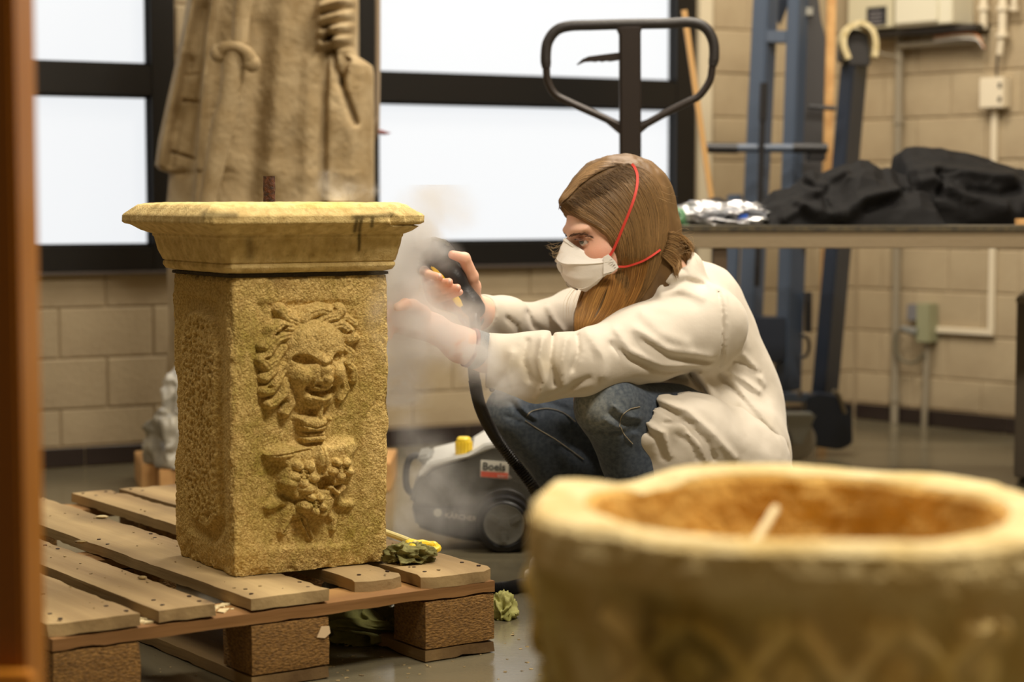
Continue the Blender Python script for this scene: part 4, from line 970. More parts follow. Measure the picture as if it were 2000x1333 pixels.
# --- lab coat
def px3(pts, Y): return [K(a, b, Y) for a, b in pts]
def folds(P, d, L_, ysel=None):
    X = P[:, 0]; Zz = P[:, 2]
    for pts, w, amp, Yr in L_:
        Q = np.array([K(a, b, Yr) for a, b in pts]); dd = seg2(X, Zz, [(q[0], q[2]) for q in Q]); dy = np.exp(-((P[:, 1]-Yr)/.13)**2)
        d = d-1.2*amp*np.exp(-(dd/(w*.85))**2)*dy
    return d
CF = [# (path, half width, + ridge / - valley, depth)
    ([(1060, 662), (1052, 700), (1062, 745), (1050, 778)], .008, .010, 3.5), ([(1080, 660), (1074, 705), (1084, 750)], .006, -.010, 3.5), ([(1106, 664), (1098, 710), (1100, 752)], .009, .009, 3.5),
    ([(1128, 660), (1130, 690), (1118, 722)], .006, -.008, 3.5), ([(1150, 652), (1180, 700), (1178, 735)], .010, .006, 3.5), ([(1200, 640), (1225, 680), (1290, 712), (1390, 722)], .008, .007, 3.6),
    ([(1190, 668), (1230, 700), (1300, 726), (1392, 730)], .006, -.007, 3.6), ([(1240, 640), (1300, 680), (1390, 700)], .009, .006, 3.6), ([(1250, 662), (1310, 698), (1395, 712)], .006, -.005, 3.6),
    ([(1030, 668), (1022, 700), (1035, 740)], .007, -.006, 3.5), ([(1000, 690), (990, 730), (1000, 765)], .009, .005, 3.5), ([(1150, 740), (1100, 766), (1060, 782)], .006, -.006, 3.5),
    ([(1256, 612), (1290, 650), (1340, 672)], .012, .004, 3.6), ([(1300, 560), (1340, 548), (1380, 560)], .007, -.006, 3.68), ([(1292, 575), (1330, 565), (1370, 580)], .010, .005, 3.66),
    ([(1404, 572), (1408, 640), (1404, 725)], .0028, -.006, 3.68), ([(1412, 576), (1416, 640), (1412, 715)], .004, .003, 3.70),
    ([(1345, 728), (1390, 790), (1440, 850), (1490, 900)], .006, -.012, 3.74), ([(1362, 728), (1410, 792), (1462, 852), (1505, 900)], .009, .007, 3.74), ([(1400, 728), (1440, 770), (1490, 830), (1530, 876)], .007, -.007, 3.78),
    ([(1415, 720), (1450, 740), (1480, 762)], .006, .006, 3.8), ([(1425, 700), (1455, 712), (1482, 730)], .005, -.005, 3.8), ([(1420, 735), (1470, 800), (1522, 862)], .009, .005, 3.8),
    ([(1446, 690), (1470, 716), (1488, 748)], .006, .005, 3.82), ([(1250, 742), (1300, 752), (1340, 745)], .007, -.006, 3.7), ([(1440, 790), (1490, 850), (1515, 890)], .006, -.005, 3.78),
    ([(990, 618), (1010, 636), (1014, 652)], .005, -.008, 3.8), ([(1030, 610), (1040, 634), (1060, 650)], .006, -.006, 3.82), ([(1070, 600), (1084, 628), (1100, 648)], .007, .006, 3.84)]
FF_ = [([(1262, 786), (1300, 800), (1345, 830), (1385, 870), (1400, 905)], .006, -.007, 3.56), ([(1290, 780), (1340, 800), (1395, 850), (1440, 900)], .008, .006, 3.60), ([(1255, 840), (1285, 860), (1300, 900)], .005, -.007, 3.54),
    ([(1248, 815), (1275, 838), (1300, 850), (1312, 895)], .006, .006, 3.54), ([(1320, 850), (1350, 870), (1366, 905)], .004, -.004, 3.56), ([(1345, 850), (1372, 880), (1384, 908)], .004, .004, 3.56), ([(1300, 828), (1360, 832)], .0025, -.003, 3.55)]
def sleeve(P, a, b, c, ra, rb, rc): return chain(P, [a, b, c], (ra, rb, rc), .03)
def coat(P):
    d = chain(P, [NECKB+np.array([.01, 0, -.01]), UPB+np.array([.02, 0, 0]), CHEST+np.array([.012, 0, 0]), K(1400, 790, 3.88), HIP+np.array([0, 0, -.02])], (.055, .088, .104, .116, .126), .05)
    d = smin(d, ell(P, K(1346, 652, 3.86), (.078, .18, .105)), .05)
    d = smin(d, sleeve(P, SHN, (SHN+ELN)/2+np.array([0, -.005, .0]), ELN, .083, .068, .055), .04)
    d2 = chain(P, [ELN, K(1050, 718, 3.54), CUN], (.057, .057, .050), .03); d = smin(d, d2, .012)
    d = smin(d, sleeve(P, SHF, (SHF+ELF)/2, ELF, .080, .058, .043), .04)
    d = smin(d, chain(P, [ELF, (ELF+CUF)/2, CUF], (.044, .041, .036), .02), .012)
    d = smin(d, chain(P, [K(1350, 800, 3.76), K(1430, 862, 3.80), K(1448, 900, 3.82)], (.07, .098, .10), .03), .03)
    # collar standing round the neck
    d = smin(d, chain(P, [K(1280, 592, 3.70), K(1316, 556, 3.70), K(1344, 532, 3.76)], (.020, .028, .031), .02), .03)
    cc = [K(1268, 590, 3.74), K(1292, 562, 3.715), K(1322, 534, 3.72), K(1346, 512, 3.77), K(1342, 508, 3.86), K(1316, 530, 3.93)]
    d = smin(d, chain(P, cc, (.010, .016, .019, .017, .015, .01), .012), .018)
    d = smax(d, -chain(P, [H(-.03, 0, -.04), H(-.055, 0, -.10), NECKB+np.array([-.005, 0, .03])], (.051, .048, .042), .02), .012)
    d = folds(P, d, CF)
    d = d-fbm(P, 9, 3, 61)*.006-fbm(P*np.array([1, 1, .7]), 30, 2, 62)*.0014
    # open front: cut away where lap and front of torso are
    cut = chain(P, [K(1225, 800, 3.70), K(1225, 800, 4.0)], (.05, .05), .02)
    sl = np.minimum(cap(P, CUN+(CUN-ELN)*.6, CUN, .060, .042), cap(P, CUF+(CUF-ELF)*.6, CUF+(CUF-ELF)*.02, .05, .030))
    # flat ends of the sleeves
    for c_, e_, L_ in ((CUN, ELN, .05), (CUF, ELF, .05)):
        dr = (c_-e_)/np.linalg.norm(c_-e_); end = (P-c_)@dr+.002; near_ = np.linalg.norm(P-c_, axis=1) < .11
        d = np.where(near_, np.maximum(d, end), d); inn = cap(P, c_-dr*.05, c_+dr*.1, .035 if c_ is CUN else .026, .043 if c_ is CUN else .030)
        d = np.where(near_, np.maximum(d, -inn), d)
    return d
Vc, Fc = sdf_mesh(coat, np.array([K(925, 0, 3.5)[0]-.03, 3.38, .10]), np.array([.62, 4.22, K(0, 480, 3.7)[2]]), .0042); Vc = relax(Vc, Fc, 2, .4)
def stain(V, col, spots):
    for a, b, Y, r, c, w in spots:
        k = w*np.exp(-(((V[:, 0]-K(a, b, Y)[0])/r[0])**2+((V[:, 2]-K(a, b, Y)[2])/r[1])**2))*np.clip(1+.8*fbm(V, 50, 2, 7), 0, 1.6); k = np.clip(k, 0, .9); col = col*(1-k[:, None])+np.array(c)*k[:, None]
    return col
cc_ = stain(Vc, np.ones((len(Vc), 3)), [(1040, 720, 3.5, (.05, .03), (.86, .78, .55), .4), (1470, 835, 3.75, (.03, .02), (.8, .72, .5), .5), (1510, 880, 3.8, (.04, .02), (.82, .74, .52), .5), (1425, 800, 3.75, (.02, .01), (.8, .72, .5), .35), (985, 740, 3.5, (.04, .01), (.75, .68, .5), .3)])
coat_o = npmesh('lab_coat', Vc, Fc, M_coat, person, True, cc_)
# skirt flap of the coat lying over the near thigh
def flap(P):
    d = chain(P, [K(1292, 826, 3.62), K(1345, 858, 3.68), K(1420, 905, 3.78), K(1435, 960, 3.86)], (.056, .084, .112, .118), .03)
    d = smin(d, chain(P, [K(1272, 850, 3.60), K(1300, 905, 3.64), K(1350, 960, 3.7), K(1440, 1000, 3.8)], (.030, .05, .07, .09), .03), .03)
    d = folds(P, d, FF_)-fbm(P, 14, 3, 71)*.006-fbm(P, 40, 2, 72)*.0016
    e = seg2(P[:, 0], P[:, 2], [(K(1236, 800, 3.6)[0], K(1236, 800, 3.6)[2]), (K(1250, 880, 3.6)[0], K(1250, 880, 3.6)[2])])
    return d-.004*np.exp(-(e/.012)**2)
def flap_h(P):   # hollow sheet so that the thigh passes inside
    d = flap(P); thigh = chain(P, [HIPN, KNN], (.100, .062), .03); return np.maximum(d, -(thigh-.001))
Vf, Ff = sdf_mesh(flap_h, np.array([K(1225, 0, 3.55)[0], 3.44, .0]), np.array([.62, 4.1, K(0, 760, 3.6)[2]]), .0042); Vf = relax(Vf, Ff, 2, .4)
npmesh('coat_skirt', Vf, Ff, M_coat, coat_o, True, stain(Vf, np.ones((len(Vf), 3)), [(1330, 845, 3.55, (.03, .004), (.85, .8, .65), .3)]))
# seam stitches, press stud on the cuff
m = MB(); c, h_ = march(coat, [961], [761], 3.3, 3.7); m.lathe([(0, .0015), (.003, .0015), (.0045, 0), (.005, -.003)], c[0]-np.array([0, .0012, 0]), frame3((0, -1, .01)), 16); m.build('press_stud', M_steelgrey, coat_o)
# knitted grey cuffs with a red rim
def cuffring(c0, e0, r, a0, a1, name, mt, f=1.):
    dr = (c0-e0)/np.linalg.norm(c0-e0); m = MB(); fr_ = frame3(dr); prof = [(r*f-.001, a0), (r*f+.0012, a0+.001), (r*f, (a0+a1)/2), (r*f+.0010, a1-.001), (r*f-.0015, a1), (r*f-.004, a1-.002), (r*f-.004, a0+.001)]
    m.lathe([(a, b) for a, b in prof], c0, fr_, 40, False); return m.build(name, mt, person)
CK = K(946, 688, 3.548); CK0 = CK+(CK-K(900, 674, 3.53)); cuffring(CK, CK0, .0345, -.03, .026, 'knit_cuff', M_cuff); cuffring(CK, CK0, .035, .0255, .033, 'cuff_rim', M_cuffr)
cuffring(CUF, ELF, .0305, -.02, .026, 'knit_cuff', M_cuff); cuffring(CUF, ELF, .031, .0255, .031, 'cuff_rim', M_cuffr)

# --- jeans
JF = [([(1150, 836), (1200, 842), (1242, 838)], .006, -.006, 3.58), ([(1190, 806), (1215, 826), (1245, 830)], .005, -.006, 3.56), ([(1196, 790), (1226, 812), (1250, 816)], .005, .005, 3.56), ([(1180, 815), (1210, 836), (1240, 846)], .004, .004, 3.58),
      ([(1000, 786), (1014, 806), (1040, 822)], .004, -.007, 3.8), ([(1010, 782), (1026, 804), (1046, 818)], .004, .005, 3.8), ([(990, 812), (1020, 824)], .004, -.004, 3.8), ([(1060, 780), (1110, 800)], .006, -.004, 3.85)]
def jeans(P):
    n_ = chain(P, [HIPN, (HIPN+KNN)/2, KNN], (.098, .078, .060), .03); n_ = smin(n_, chain(P, [KNN, KNN*.62+ANN*.38+np.array([.012, .0, 0]), ANN+UP*.03], (.060, .058, .040), .03), .02)
    f = chain(P, [HIPF, (HIPF+KNF)/2, KNF], (.095, .070, .056), .03); sh = chain(P, [KNF, KNF*.62+ANF*.38+np.array([.01, .0, 0]), ANF+UP*.03], (.056, .055, .040), .03)
    f = np.minimum(smin(f, sh, .006), smin(f, sh, .012)); d = smin(n_, f, .012); d = smin(d, chain(P, [HIPN, HIPF], (.10, .10), .02), .04)
    dr = [(n, (n-k)/np.linalg.norm(n-k)) for n, k in ((ANN, KNN), (ANF, KNF))]
    for c_, t_ in dr: d = np.where(np.linalg.norm(P-c_, axis=1) < .12, np.maximum(d, (P-c_)@t_+.012), d)
    return folds(P, d, JF)-fbm(P, 22, 3, 81)*.0026
Vj, Fj = sdf_mesh(jeans, np.array([-.1, 3.46, .0]), np.array([.62, 4.2, K(0, 715, 3.5)[2]]), .0044); Vj = relax(Vj, Fj, 2, .4)
jc = np.ones((len(Vj), 3))*(1+.18*fbm(Vj, 8, 3, 82))[:, None]
for c_, r_, w_ in ((K(1150, 800, 3.54), .05, 1.3), (KNN+np.array([-.02, -.05, .02]), .07, 1.0), (K(960, 800, 3.79), .045, .9), (K(1000, 870, 3.8), .05, .35)):
    k = w_*np.exp(-(np.linalg.norm(Vj-c_, axis=1)/r_)**2); jc = jc*(1+k[:, None]*np.array([1.25, 1.05, .75]))
jeans_o = npmesh('jeans', Vj, Fj, M_jean, person, True, jc)
M_thread = mat('thread', S(150, 140, 118), .8)
def stitch(px_pts, y0, y1, w=.0008):
    sp2 = smoothpath([(a, b, 0) for a, b in px_pts], 30)[:, :2]; P3, hit = march(jeans, sp2[:, 0], sp2[:, 1], y0, y1)
    P3 = P3[hit]
    if len(P3) > 3:
        P3 = P3-np.array([0, .0006, 0]); m = MB(); m.tube(P3, w, 5); m.build('seam_stitching', M_thread, jeans_o)
stitch([(1028, 814), (1040, 803), (1070, 798), (1100, 806), (1124, 824)], 3.4, 4.2)
stitch([(1026, 822), (1050, 838), (1090, 862), (1140, 898)], 3.4, 4.2)
stitch([(1210, 834), (1214, 814), (1230, 800), (1250, 795)], 3.3, 4.0, .0009); stitch([(1212, 834), (1220, 850), (1236, 868)], 3.3, 4.0, .0009)

# --- shoes
for nm, A_n in (('near', ANN), ('far', ANF)):
    fd = np.array([-.96, -.28, 0]); fd /= np.linalg.norm(fd); sd_ = np.array([-fd[1], fd[0], 0]); g = np.array([A_n[0], A_n[1], 0])
    def shoe(P):
        q = np.stack([(P-g)@fd, (P-g)@sd_, P[:, 2]], 1); d = chain(q, [(-.045, 0, .045), (.06, 0, .040), (.155, 0, .030), (.185, 0, .028)], (.036, .040, .036, .024), .03)
        d = smin(d, chain(q, [(-.02, 0, .06), (0, 0, .10)], (.036, .036), .02), .03); return np.maximum(d, .012-q[:, 2])
    def sole(P):
        q = np.stack([(P-g)@fd, (P-g)@sd_, P[:, 2]], 1); q2 = q.copy(); q2[:, 2] = 0; d = chain(q2, [(-.045, 0, 0), (.06, 0, 0), (.160, 0, 0), (.188, 0, 0)], (.038, .041, .040, .030), .03)
        return np.maximum(d, np.abs(q[:, 2]-.0105)-.010)
    v_, f2 = sdf_mesh(shoe, g-np.array([.26, .14, 0.01]), g+np.array([.12, .12, .17]), .005); o = npmesh('shoe', relax(v_, f2, 1), f2, M_shoe, person)
    v_, f2 = sdf_mesh(sole, g-np.array([.26, .14, 0.01]), g+np.array([.12, .12, .05]), .004); npmesh('sole', v_, f2, M_sole, o)
# ================================================================== STEAM GUN held in the far hand, hose, steam cleaner
M_blk = mat('black_plastic', S(30, 29, 31), .42, bump=.1, bscale=300)
M_yel = mat('yellow_plastic', S(246, 214, 60), .4); M_gry = mat('grey_plastic', S(122, 122, 116), .5, bump=.1, bscale=200)
M_dgry = mat('dark_grey_plastic', S(92, 91, 84), .5, bump=.15, bscale=120); M_lgry = mat('pale_grey_plastic', S(206, 206, 200), .35)
gun = thing('steam_gun', K(880, 560, 3.63), 'black hand-held steam gun with yellow trigger, held up to the corner of the stone cap', 'steam gun')
GY = 3.615
def gunb(P):
    d = chain(P, [K(838, 494, GY), K(862, 506, GY), K(890, 545, GY), K(912, 580, GY), K(924, 600, GY)], (.0205, .0225, .0175, .0155, .0175), .01)
    d = smin(d, chain(P, [K(812, 488, GY), K(845, 489, GY)], (.014, .021), .01), .012); d = smin(d, chain(P, [K(922, 596, GY), K(930, 604, GY)], (.019, .016), .01), .01)
    return smin(d, chain(P, [K(866, 480, GY), K(880, 492, GY)], (.012, .008), .01), .01)
v_, f2 = sdf_mesh(gunb, K(790, 640, GY)-np.array([0, .05, 0]), K(955, 455, GY)+np.array([0, .05, .01]), .0022); npmesh('gun_body', relax(v_, f2, 2, .4), f2, M_blk, gun)
m = MB(); m.prism([K(826, 470, GY-.012), K(846, 462, GY-.012), K(866, 468, GY-.012), K(880, 478, GY-.012), K(878, 483, GY-.012), K(850, 482, GY-.012), K(822, 480, GY-.012)], (0, .024, 0)); m.build('top_cover', M_gry, gun, bevel=.003)
m = MB(); m.prism([K(857, 466, GY-.006), K(864, 468, GY-.006), K(869, 473, GY-.006), K(858, 473, GY-.006)], (0, .012, 0)); m.build('lock_button', M_yel, gun, bevel=.0015)
tr = [K(840, 520, GY-.004), K(852, 518, GY-.004), K(868, 541, GY-.004), K(888, 569, GY-.004), K(907, 594, GY-.004), K(903, 600, GY-.004), K(894, 600, GY-.004), K(878, 578, GY-.004), K(858, 548, GY-.004)]
m = MB(); m.prism([p-np.array([0, .012, 0]) for p in tr], (0, .020, 0)); m.build('trigger', M_yel, gun, bevel=.002)
m = MB(); m.tube(smoothpath([K(820, 488, GY), K(800, 487, GY-.01), K(786, 489, GY-.02)], 8), [.011, .011, .0105, .010, .010, .009, .008, .008], 16); m.build('nozzle', M_blk, gun)
m = MB(); m.lathe([(0, -.006), (.012, -.006), (.0145, -.002), (.0145, .010), (.010, .014), (0, .014)], K(784, 489, GY-.02), frame3((-1, -.2, 0)), 20); m.build('nozzle_cap', M_gry, gun)
hp = smoothpath([K(925, 606, GY), K(927, 640, 3.59), K(925, 690, 3.60), K(926, 735, 3.62), K(938, 795, 3.66), K(965, 850, 3.70), K(1005, 905, 3.72), K(1045, 960, 3.72), K(1075, 1030, 3.80), K(1060, 1110, 4.0), K(1020, 1180, 3.7), K(1012, 1230, 3.5)][:9]+[K(1100, 1085, 3.9), K(1130, 1040, 4.15)], 420)
rr_ = np.array([.0105+.0016*math.sin(i*math.pi/1.5)*(i > 130) for i in range(420)])
m = MB(); m.tube(hp, rr_, 12); tag(m.build('steam_hose', mat('black_hose', S(26, 25, 26), .4), origin=hp[0]), 'black ribbed hose hanging from the steam gun past the far knee', 'hose')
hp = smoothpath([KZ(760, 1158)+UP*.014, KZ(850, 1163)+UP*.013, KZ(930, 1164)+UP*.013, KZ(985, 1163)+UP*.013, KZ(1015, 1158)+UP*.013, KZ(1070, 1145)+UP*.013, KZ(1130, 1120)+UP*.013], 260)
m = MB(); m.tube(hp, [.0120+.0018*math.sin(i*math.pi/1.5) for i in range(260)], 12); tag(m.build('floor_hose', mat('floor_hose', S(26, 25, 26), .4), origin=hp[0]), 'black corrugated hose lying on the floor behind the right pallet block', 'hose')

MYc = 4.22     # steam cleaner
def MK(x, y, dy=0.): return K(x, y, MYc+dy)
sc_root = thing('steam_cleaner', MK(960, 1078, .15)*np.array([1, 1, 0]), 'grey wheeled steam cleaner with yellow cap and orange and white sticker, behind the pedestal', 'steam cleaner')
YD = .26
def slab(pts, y0, y1, name, mt, parent, bev=.008, smoothn=0):
    P_ = [K(a, b, y0) for a, b in pts]; m = MB(); m.prism(P_, (0, y1-y0, 0)); return m.build(name, mt, parent, bevel=bev, seg=3)
lowp = [(800, 975), (806, 1000), (812, 1028), (850, 1046), (900, 1055), (950, 1064), (1090, 1070), (1110, 1000), (1100, 960), (1000, 935), (880, 935), (820, 950)]
slab([(803, 985), (812, 1030), (850, 1044), (900, 1056), (950, 1062), (1090, 1066), (1110, 1000), (1000, 975), (880, 985)], MYc+.004, MYc+YD-.004, 'base_tray', mat('black_base', S(40, 38, 36), .5), sc_root)
slab([(797, 990), (806, 955), (822, 925), (850, 905), (900, 892), (930, 878), (960, 866), (1090, 862), (1112, 940), (1108, 1002), (1040, 1004), (935, 996), (860, 998)], MYc, MYc+YD, 'housing', M_dgry, sc_root, .012)
slab([(814, 932), (835, 905), (875, 895), (914, 887), (945, 868), (985, 861), (1085, 861), (1090, 868), (990, 872), (950, 882), (916, 896), (880, 905), (846, 916), (824, 934)], MYc-.003, MYc+YD+.003, 'top_cover', M_lgry, sc_root, .004)
m = MB(); c = MK(906, 881, .03); m.lathe([(.0, .030), (.012, .030), (.0155, .026), (.0175, -.006), (.0175, -.02)], c, None, 28); cp_ = m.build('filler_cap', M_yel, sc_root)
m = MB()
for k in range(14):
    a = 2*math.pi*k/14; m.box(c+np.array([.0172*math.cos(a), .0172*math.sin(a), .006]), (.003, .003, .028), Matrix.Rotation(a, 3, 'Z'))
m.build('grip_rib', M_yel, cp_)
hdl = smoothpath([MK(812, 968, .13), MK(796, 955, .13), MK(793, 925, .13), MK(800, 897, .13), MK(818, 891, .13), MK(835, 900, .13)], 30)
m = MB(); m.tube(hdl, .0075, 12); m.build('carry_handle', M_blk, sc_root)
slab([(812, 893), (838, 888), (850, 903), (836, 915), (822, 908)], MYc+.06, MYc+.2, 'front_grip', M_gry, sc_root, .006)
wc = MK(984, 1023, -.032); wr = frame3((0, 1, .0001), (0, 0, 1)); wr = np.array([[1, 0, 0], [0, 0, 1], [0, 1, 0]]).T
for (yy0, lab) in ((-.034, None), (YD+.004, None)):
    c = MK(985, 1022, 0)+np.array([0, yy0, 0]); c[2] = .0615
    prof = [(0, 0), (.044, 0), (.047, -.003), (.050, .001), (.0585, .001), (.0615, .006), (.0615, .026), (.057, .030), (0, .030)]
    m = MB(); m.lathe(prof, c, wr, 40); w_ = m.build('wheel', M_blk, sc_root)
    m = MB(); m.lathe([(0, -.004), (.012, -.004), (.030, -.0015), (.043, -.003), (.045, .002)], c, wr, 40)
    for k in range(3):
        a = k*2.094+.5; m.box(c+np.array([.026*math.cos(a), -.002, .026*math.sin(a)]), (.022, .005, .012), Matrix.Rotation(-a, 3, 'Y'))
    m.build('hub_cap', M_gry, w_, bevel=0)
arc = [(985+math.cos(math.radians(t))*62, 1020-math.sin(math.radians(t))*66) for t in range(168, -4, -12)]; arc += [(985+math.cos(math.radians(t))*48, 1020-math.sin(math.radians(t))*52) for t in range(0, 180, 12)]
slab(arc, MYc-.012, MYc+.01, 'wheel_arch', mat('arch', S(60, 57, 52), .5), sc_root, .003)
# sticker and lettering
stq = slab([(939, 899), (994, 903), (993, 937), (938, 932)], MYc-.0035, MYc-.0015, 'rental_sticker', mat('sticker_white', S(240, 238, 226), .5), sc_root, 0)
stq['label'] = 'white and orange rental company sticker'
slab([(939.5, 921), (992.5, 925), (992, 936), (939, 931.5)], MYc-.0042, MYc-.003, 'orange_band', mat('orange_red', S(238, 92, 56), .5), stq, 0)
def text(name, s, px, py, Y, size_px, mt, parent, slope=0., bold=.0):
    c = bpy.data.curves.new(name, 'FONT'); c.body = s; c.size = size_px*Y/FPX; c.extrude = .0004; c.offset = bold; c.resolution_u = 3
    o = bpy.data.objects.new(name, c); P = K(px, py, Y)
    dg = bpy.context.evaluated_depsgraph_get(); COL.objects.link(o); bpy.context.view_layer.update()
    me = bpy.data.meshes.new_from_object(o.evaluated_get(bpy.context.evaluated_depsgraph_get())); bpy.data.objects.remove(o)
    M = Matrix.Translation(Vector(P-base_of(parent)))@Matrix.Rotation(slope, 4, 'Y')@Matrix.Rotation(math.pi/2, 4, 'X'); me.transform(M)
    me.materials.clear(); me.materials.append(mt); return link(name, me, parent)
text('lettering', 'Boels', 941.5, 918, MYc-.0045, 21, mat('ink', S(40, 44, 34), .6), stq, math.radians(3), .0004)
text('lettering', 'RENTAL', 971, 933, MYc-.0048, 8, mat('white_ink', S(244, 226, 214), .6), stq, math.radians(3))
m = MB(); m.lathe([(0, -.002), (.0088, -.002), (.0088, .002)], K(855, 1002, MYc), wr, 24); m.build('round_badge', mat('badge', S(226, 222, 206), .5), sc_root)
slab([(862, 994), (930, 1003), (930, 1023), (862, 1014)], MYc-.001, MYc+.004, 'name_strip', mat('strip', S(60, 58, 54), .5), sc_root, 0)
text('lettering', '\u00b7K\u00c4RCHER\u00b7', 865, 1011, MYc-.002, 14, mat('badge_ink', S(214, 206, 192), .6), sc_root, math.radians(7), .0003)

# ================================================================== things lying on and under the pallet
M_rag = mat('rag', S(150, 146, 92), .9, col2=S(96, 92, 46), nscale=40, bump=.4, bscale=200)
def crumple(name, c, size, mt, label, cat, seed, sub=5, amp=.35, freq=3., flat=.0, group=None, R=None, ridge_=1.0):
    bm = bmesh.new(); bmesh.ops.create_icosphere(bm, subdivisions=sub, radius=1)
    V = np.array([v.co[:] for v in bm.verts]); F = np.array([[v.index for v in f.verts] for f in bm.faces]); bm.free()
    n = 1-2*np.abs(fbm(V+.55*np.stack([fbm(V, 1.6, 2, seed+7), fbm(V, 1.6, 2, seed+8), fbm(V, 1.6, 2, seed+9)], 1), freq, 2, seed)); n2 = fbm(V, 1.6, 2, seed+3)
    r = 1+amp*(n-.62)*ridge_+.35*n2; V = V*r[:, None]; V[:, 2] = np.maximum(V[:, 2], -.45+flat); V[:, 2] += .45-flat
    V = V*np.array(size); V = V if R is None else V@np.array(R).T
    return tag(npmesh(name, np.array(c)+V, F, mt, None, True, origin=c), label, cat, group)
c = KZ(798, 1098, ZD+.0005); crumple('cleaning_rag', c+np.array([0, 0, 0]), (.040, .028, .021), M_rag, 'crumpled olive green rag at the foot of the pedestal', 'rag', 3, 6, .75, 1.9)
m = MB(); br = thing('brush_handle', KZ(800, 1078, ZD), 'yellow plastic scraper handle with a loop end, behind the rag beside the pedestal', 'tool')
pts = smoothpath([KZ(752, 1040, ZD+.034), KZ(785, 1052, ZD+.032), KZ(815, 1064, ZD+.03)], 14); m.tube(pts, .0055, 10); m.build('shaft', mat('pale_yellow', S(240, 226, 150), .4), br)
pts = smoothpath([KZ(798, 1060, ZD+.032), KZ(826, 1062, ZD+.028), KZ(850, 1066, ZD+.024), KZ(853, 1074, ZD+.02), KZ(832, 1074, ZD+.02), KZ(806, 1070, ZD+.026), KZ(798, 1060, ZD+.032)], 40); m = MB(); m.tube(pts, .0060+.0008*np.sin(np.arange(40)*1.2), 10, False); m.build('loop_grip', M_yel, br)
M_film = mat('thin_plastic', S(150, 150, 140), .3, bump=.3, bscale=30, trans=.0)
crumple('crumpled_cloth', KZ(748, 1252)+UP*.0005, (.085, .045, .036), mat('dark_rag', S(128, 126, 66), .85, col2=S(78, 76, 40), nscale=14, bump=.3, bscale=120), 'crumpled olive cloth on the floor under the pallet, between middle and right blocks', 'rag', 11, 6, .9, 1.8)
crumple('plastic_wrap', KZ(700, 1215)+np.array([0, .06, .0005]), (.06, .05, .055), M_film, 'crumpled grey plastic film under the pallet behind the olive cloth', 'plastic film', 15, 6, .8, 2.0)
crumple('leaf_rag', KZ(985, 1210)+UP*.0005, (.022, .02, .030), mat('pale_rag', S(190, 188, 120), .8, col2=S(150, 150, 80), nscale=20, bump=.3), 'small pale green scrap of cloth on the floor beside the right pallet block', 'rag', 19, 5, .9, 1.5)
m = MB(); a = KZ(690, 1195); m.box(KZ(745, 1190)+np.array([.02, .14, .025]), (.30, .09, .05), Matrix.Rotation(math.radians(-22), 3, 'Z')); tag(m.build('timber_offcut', mat('grey_timber', S(120, 108, 92), .8, bump=.4, bscale=60), bevel=.004, origin=KZ(745, 1190)), 'grey timber offcut on the floor under the far side of the pallet', 'timber')
m = MB(); c = KZ(892, 1270); m.prism([c+np.array(q) for q in ((-.03, -.003, 0), (.0, -.008, 0), (.03, .006, 0), (.02, .010, 0), (-.02, .004, 0))], (0, 0, .0012)); tag(m.build('paper_scrap', mat('paper', S(200, 190, 160), .8), origin=c), 'thin torn paper scrap on the floor in front of the right block', 'paper')
m = MB(); c = PP(.475*us*.97, -.0005, .075); Rq = RP; m.prism([c+E1*a+UP*b-E2*.0 for a, b in ((-.012, -.006), (.002, -.009), (.012, -.002), (.010, .009), (-.004, .010), (-.008, .002))], -E2*.0012)
m.build('white_chip', mat('label_scrap', S(226, 200, 160), .8), pallet)['label'] = 'torn pale label on the middle block'

# ================================================================== FOREGROUND STONE BASIN
bc = K(1556, 985, 1.73); bz = bc[2]; BR = .235
M_bas = mat('basin_stone', S(222, 204, 154), .92, col2=S(196, 170, 108), nscale=18, bump=.9, bscale=120, attr='tint', bdist=.006)
basin = thing('stone_basin', (bc[0], bc[1], .135), 'large round carved stone basin with corner lugs and mossy sides, blurred in the foreground', 'basin')
NA = 420; prof = [(.02, -.10), (.10, -.098), (.15, -.085), (.168, -.06), (.173, -.03), (.176, -.008), (.182, .0), (.205, .004), (.222, .003), (.2305, -.004), (.2335, -.02), (.233, -.034), (.226, -.042), (.2235, -.05), (.222, -.08), (.220, -.12), (.216, -.155), (.224, -.165), (.224, -.185), (.214, -.20), (.195, -.26), (.175, -.30), (.02, -.30)]
Dn = densify(prof, 210); th = np.linspace(0, 2*math.pi, NA, endpoint=False); Rr_, Tt = np.meshgrid(Dn[:, 0], th, indexing='ij'); Zz_ = np.repeat(Dn[:, 1:], NA, 1)
outer = (np.arange(len(Dn)) > np.argmax(Dn[:, 0] > .2))[:, None]*1.
topw = np.clip((Rr_-.176)/.05, 0, 1)
lug = np.zeros_like(Tt)
for a0 in (205, 322, 140, 40):
    da = (np.degrees(Tt)-a0+180) % 360-180; lug += np.exp(-(da/15.)**4)
lugz = np.clip(1-np.clip((-Zz_-.085)/.07, 0, 1), 0, 1)
X_ = Rr_*np.cos(Tt); Y_ = Rr_*np.sin(Tt)*1.06
rel = np.zeros_like(Tt); u_ = (np.degrees(Tt)-270+180) % 360-180; U_ = u_*.0041; V_ = Zz_; wq = np.stack([X_, Y_, Zz_], -1).reshape(-1, 3); U_ = U_+.016*fbm(wq, 14, 2, 88).reshape(U_.shape); V_ = V_+.014*fbm(wq, 12, 2, 89).reshape(U_.shape)      # carved frieze, metres along the rim
def rs(pts, w, h):
    d = seg2(U_, V_, pts); return h*np.exp(-(d/w)**2)
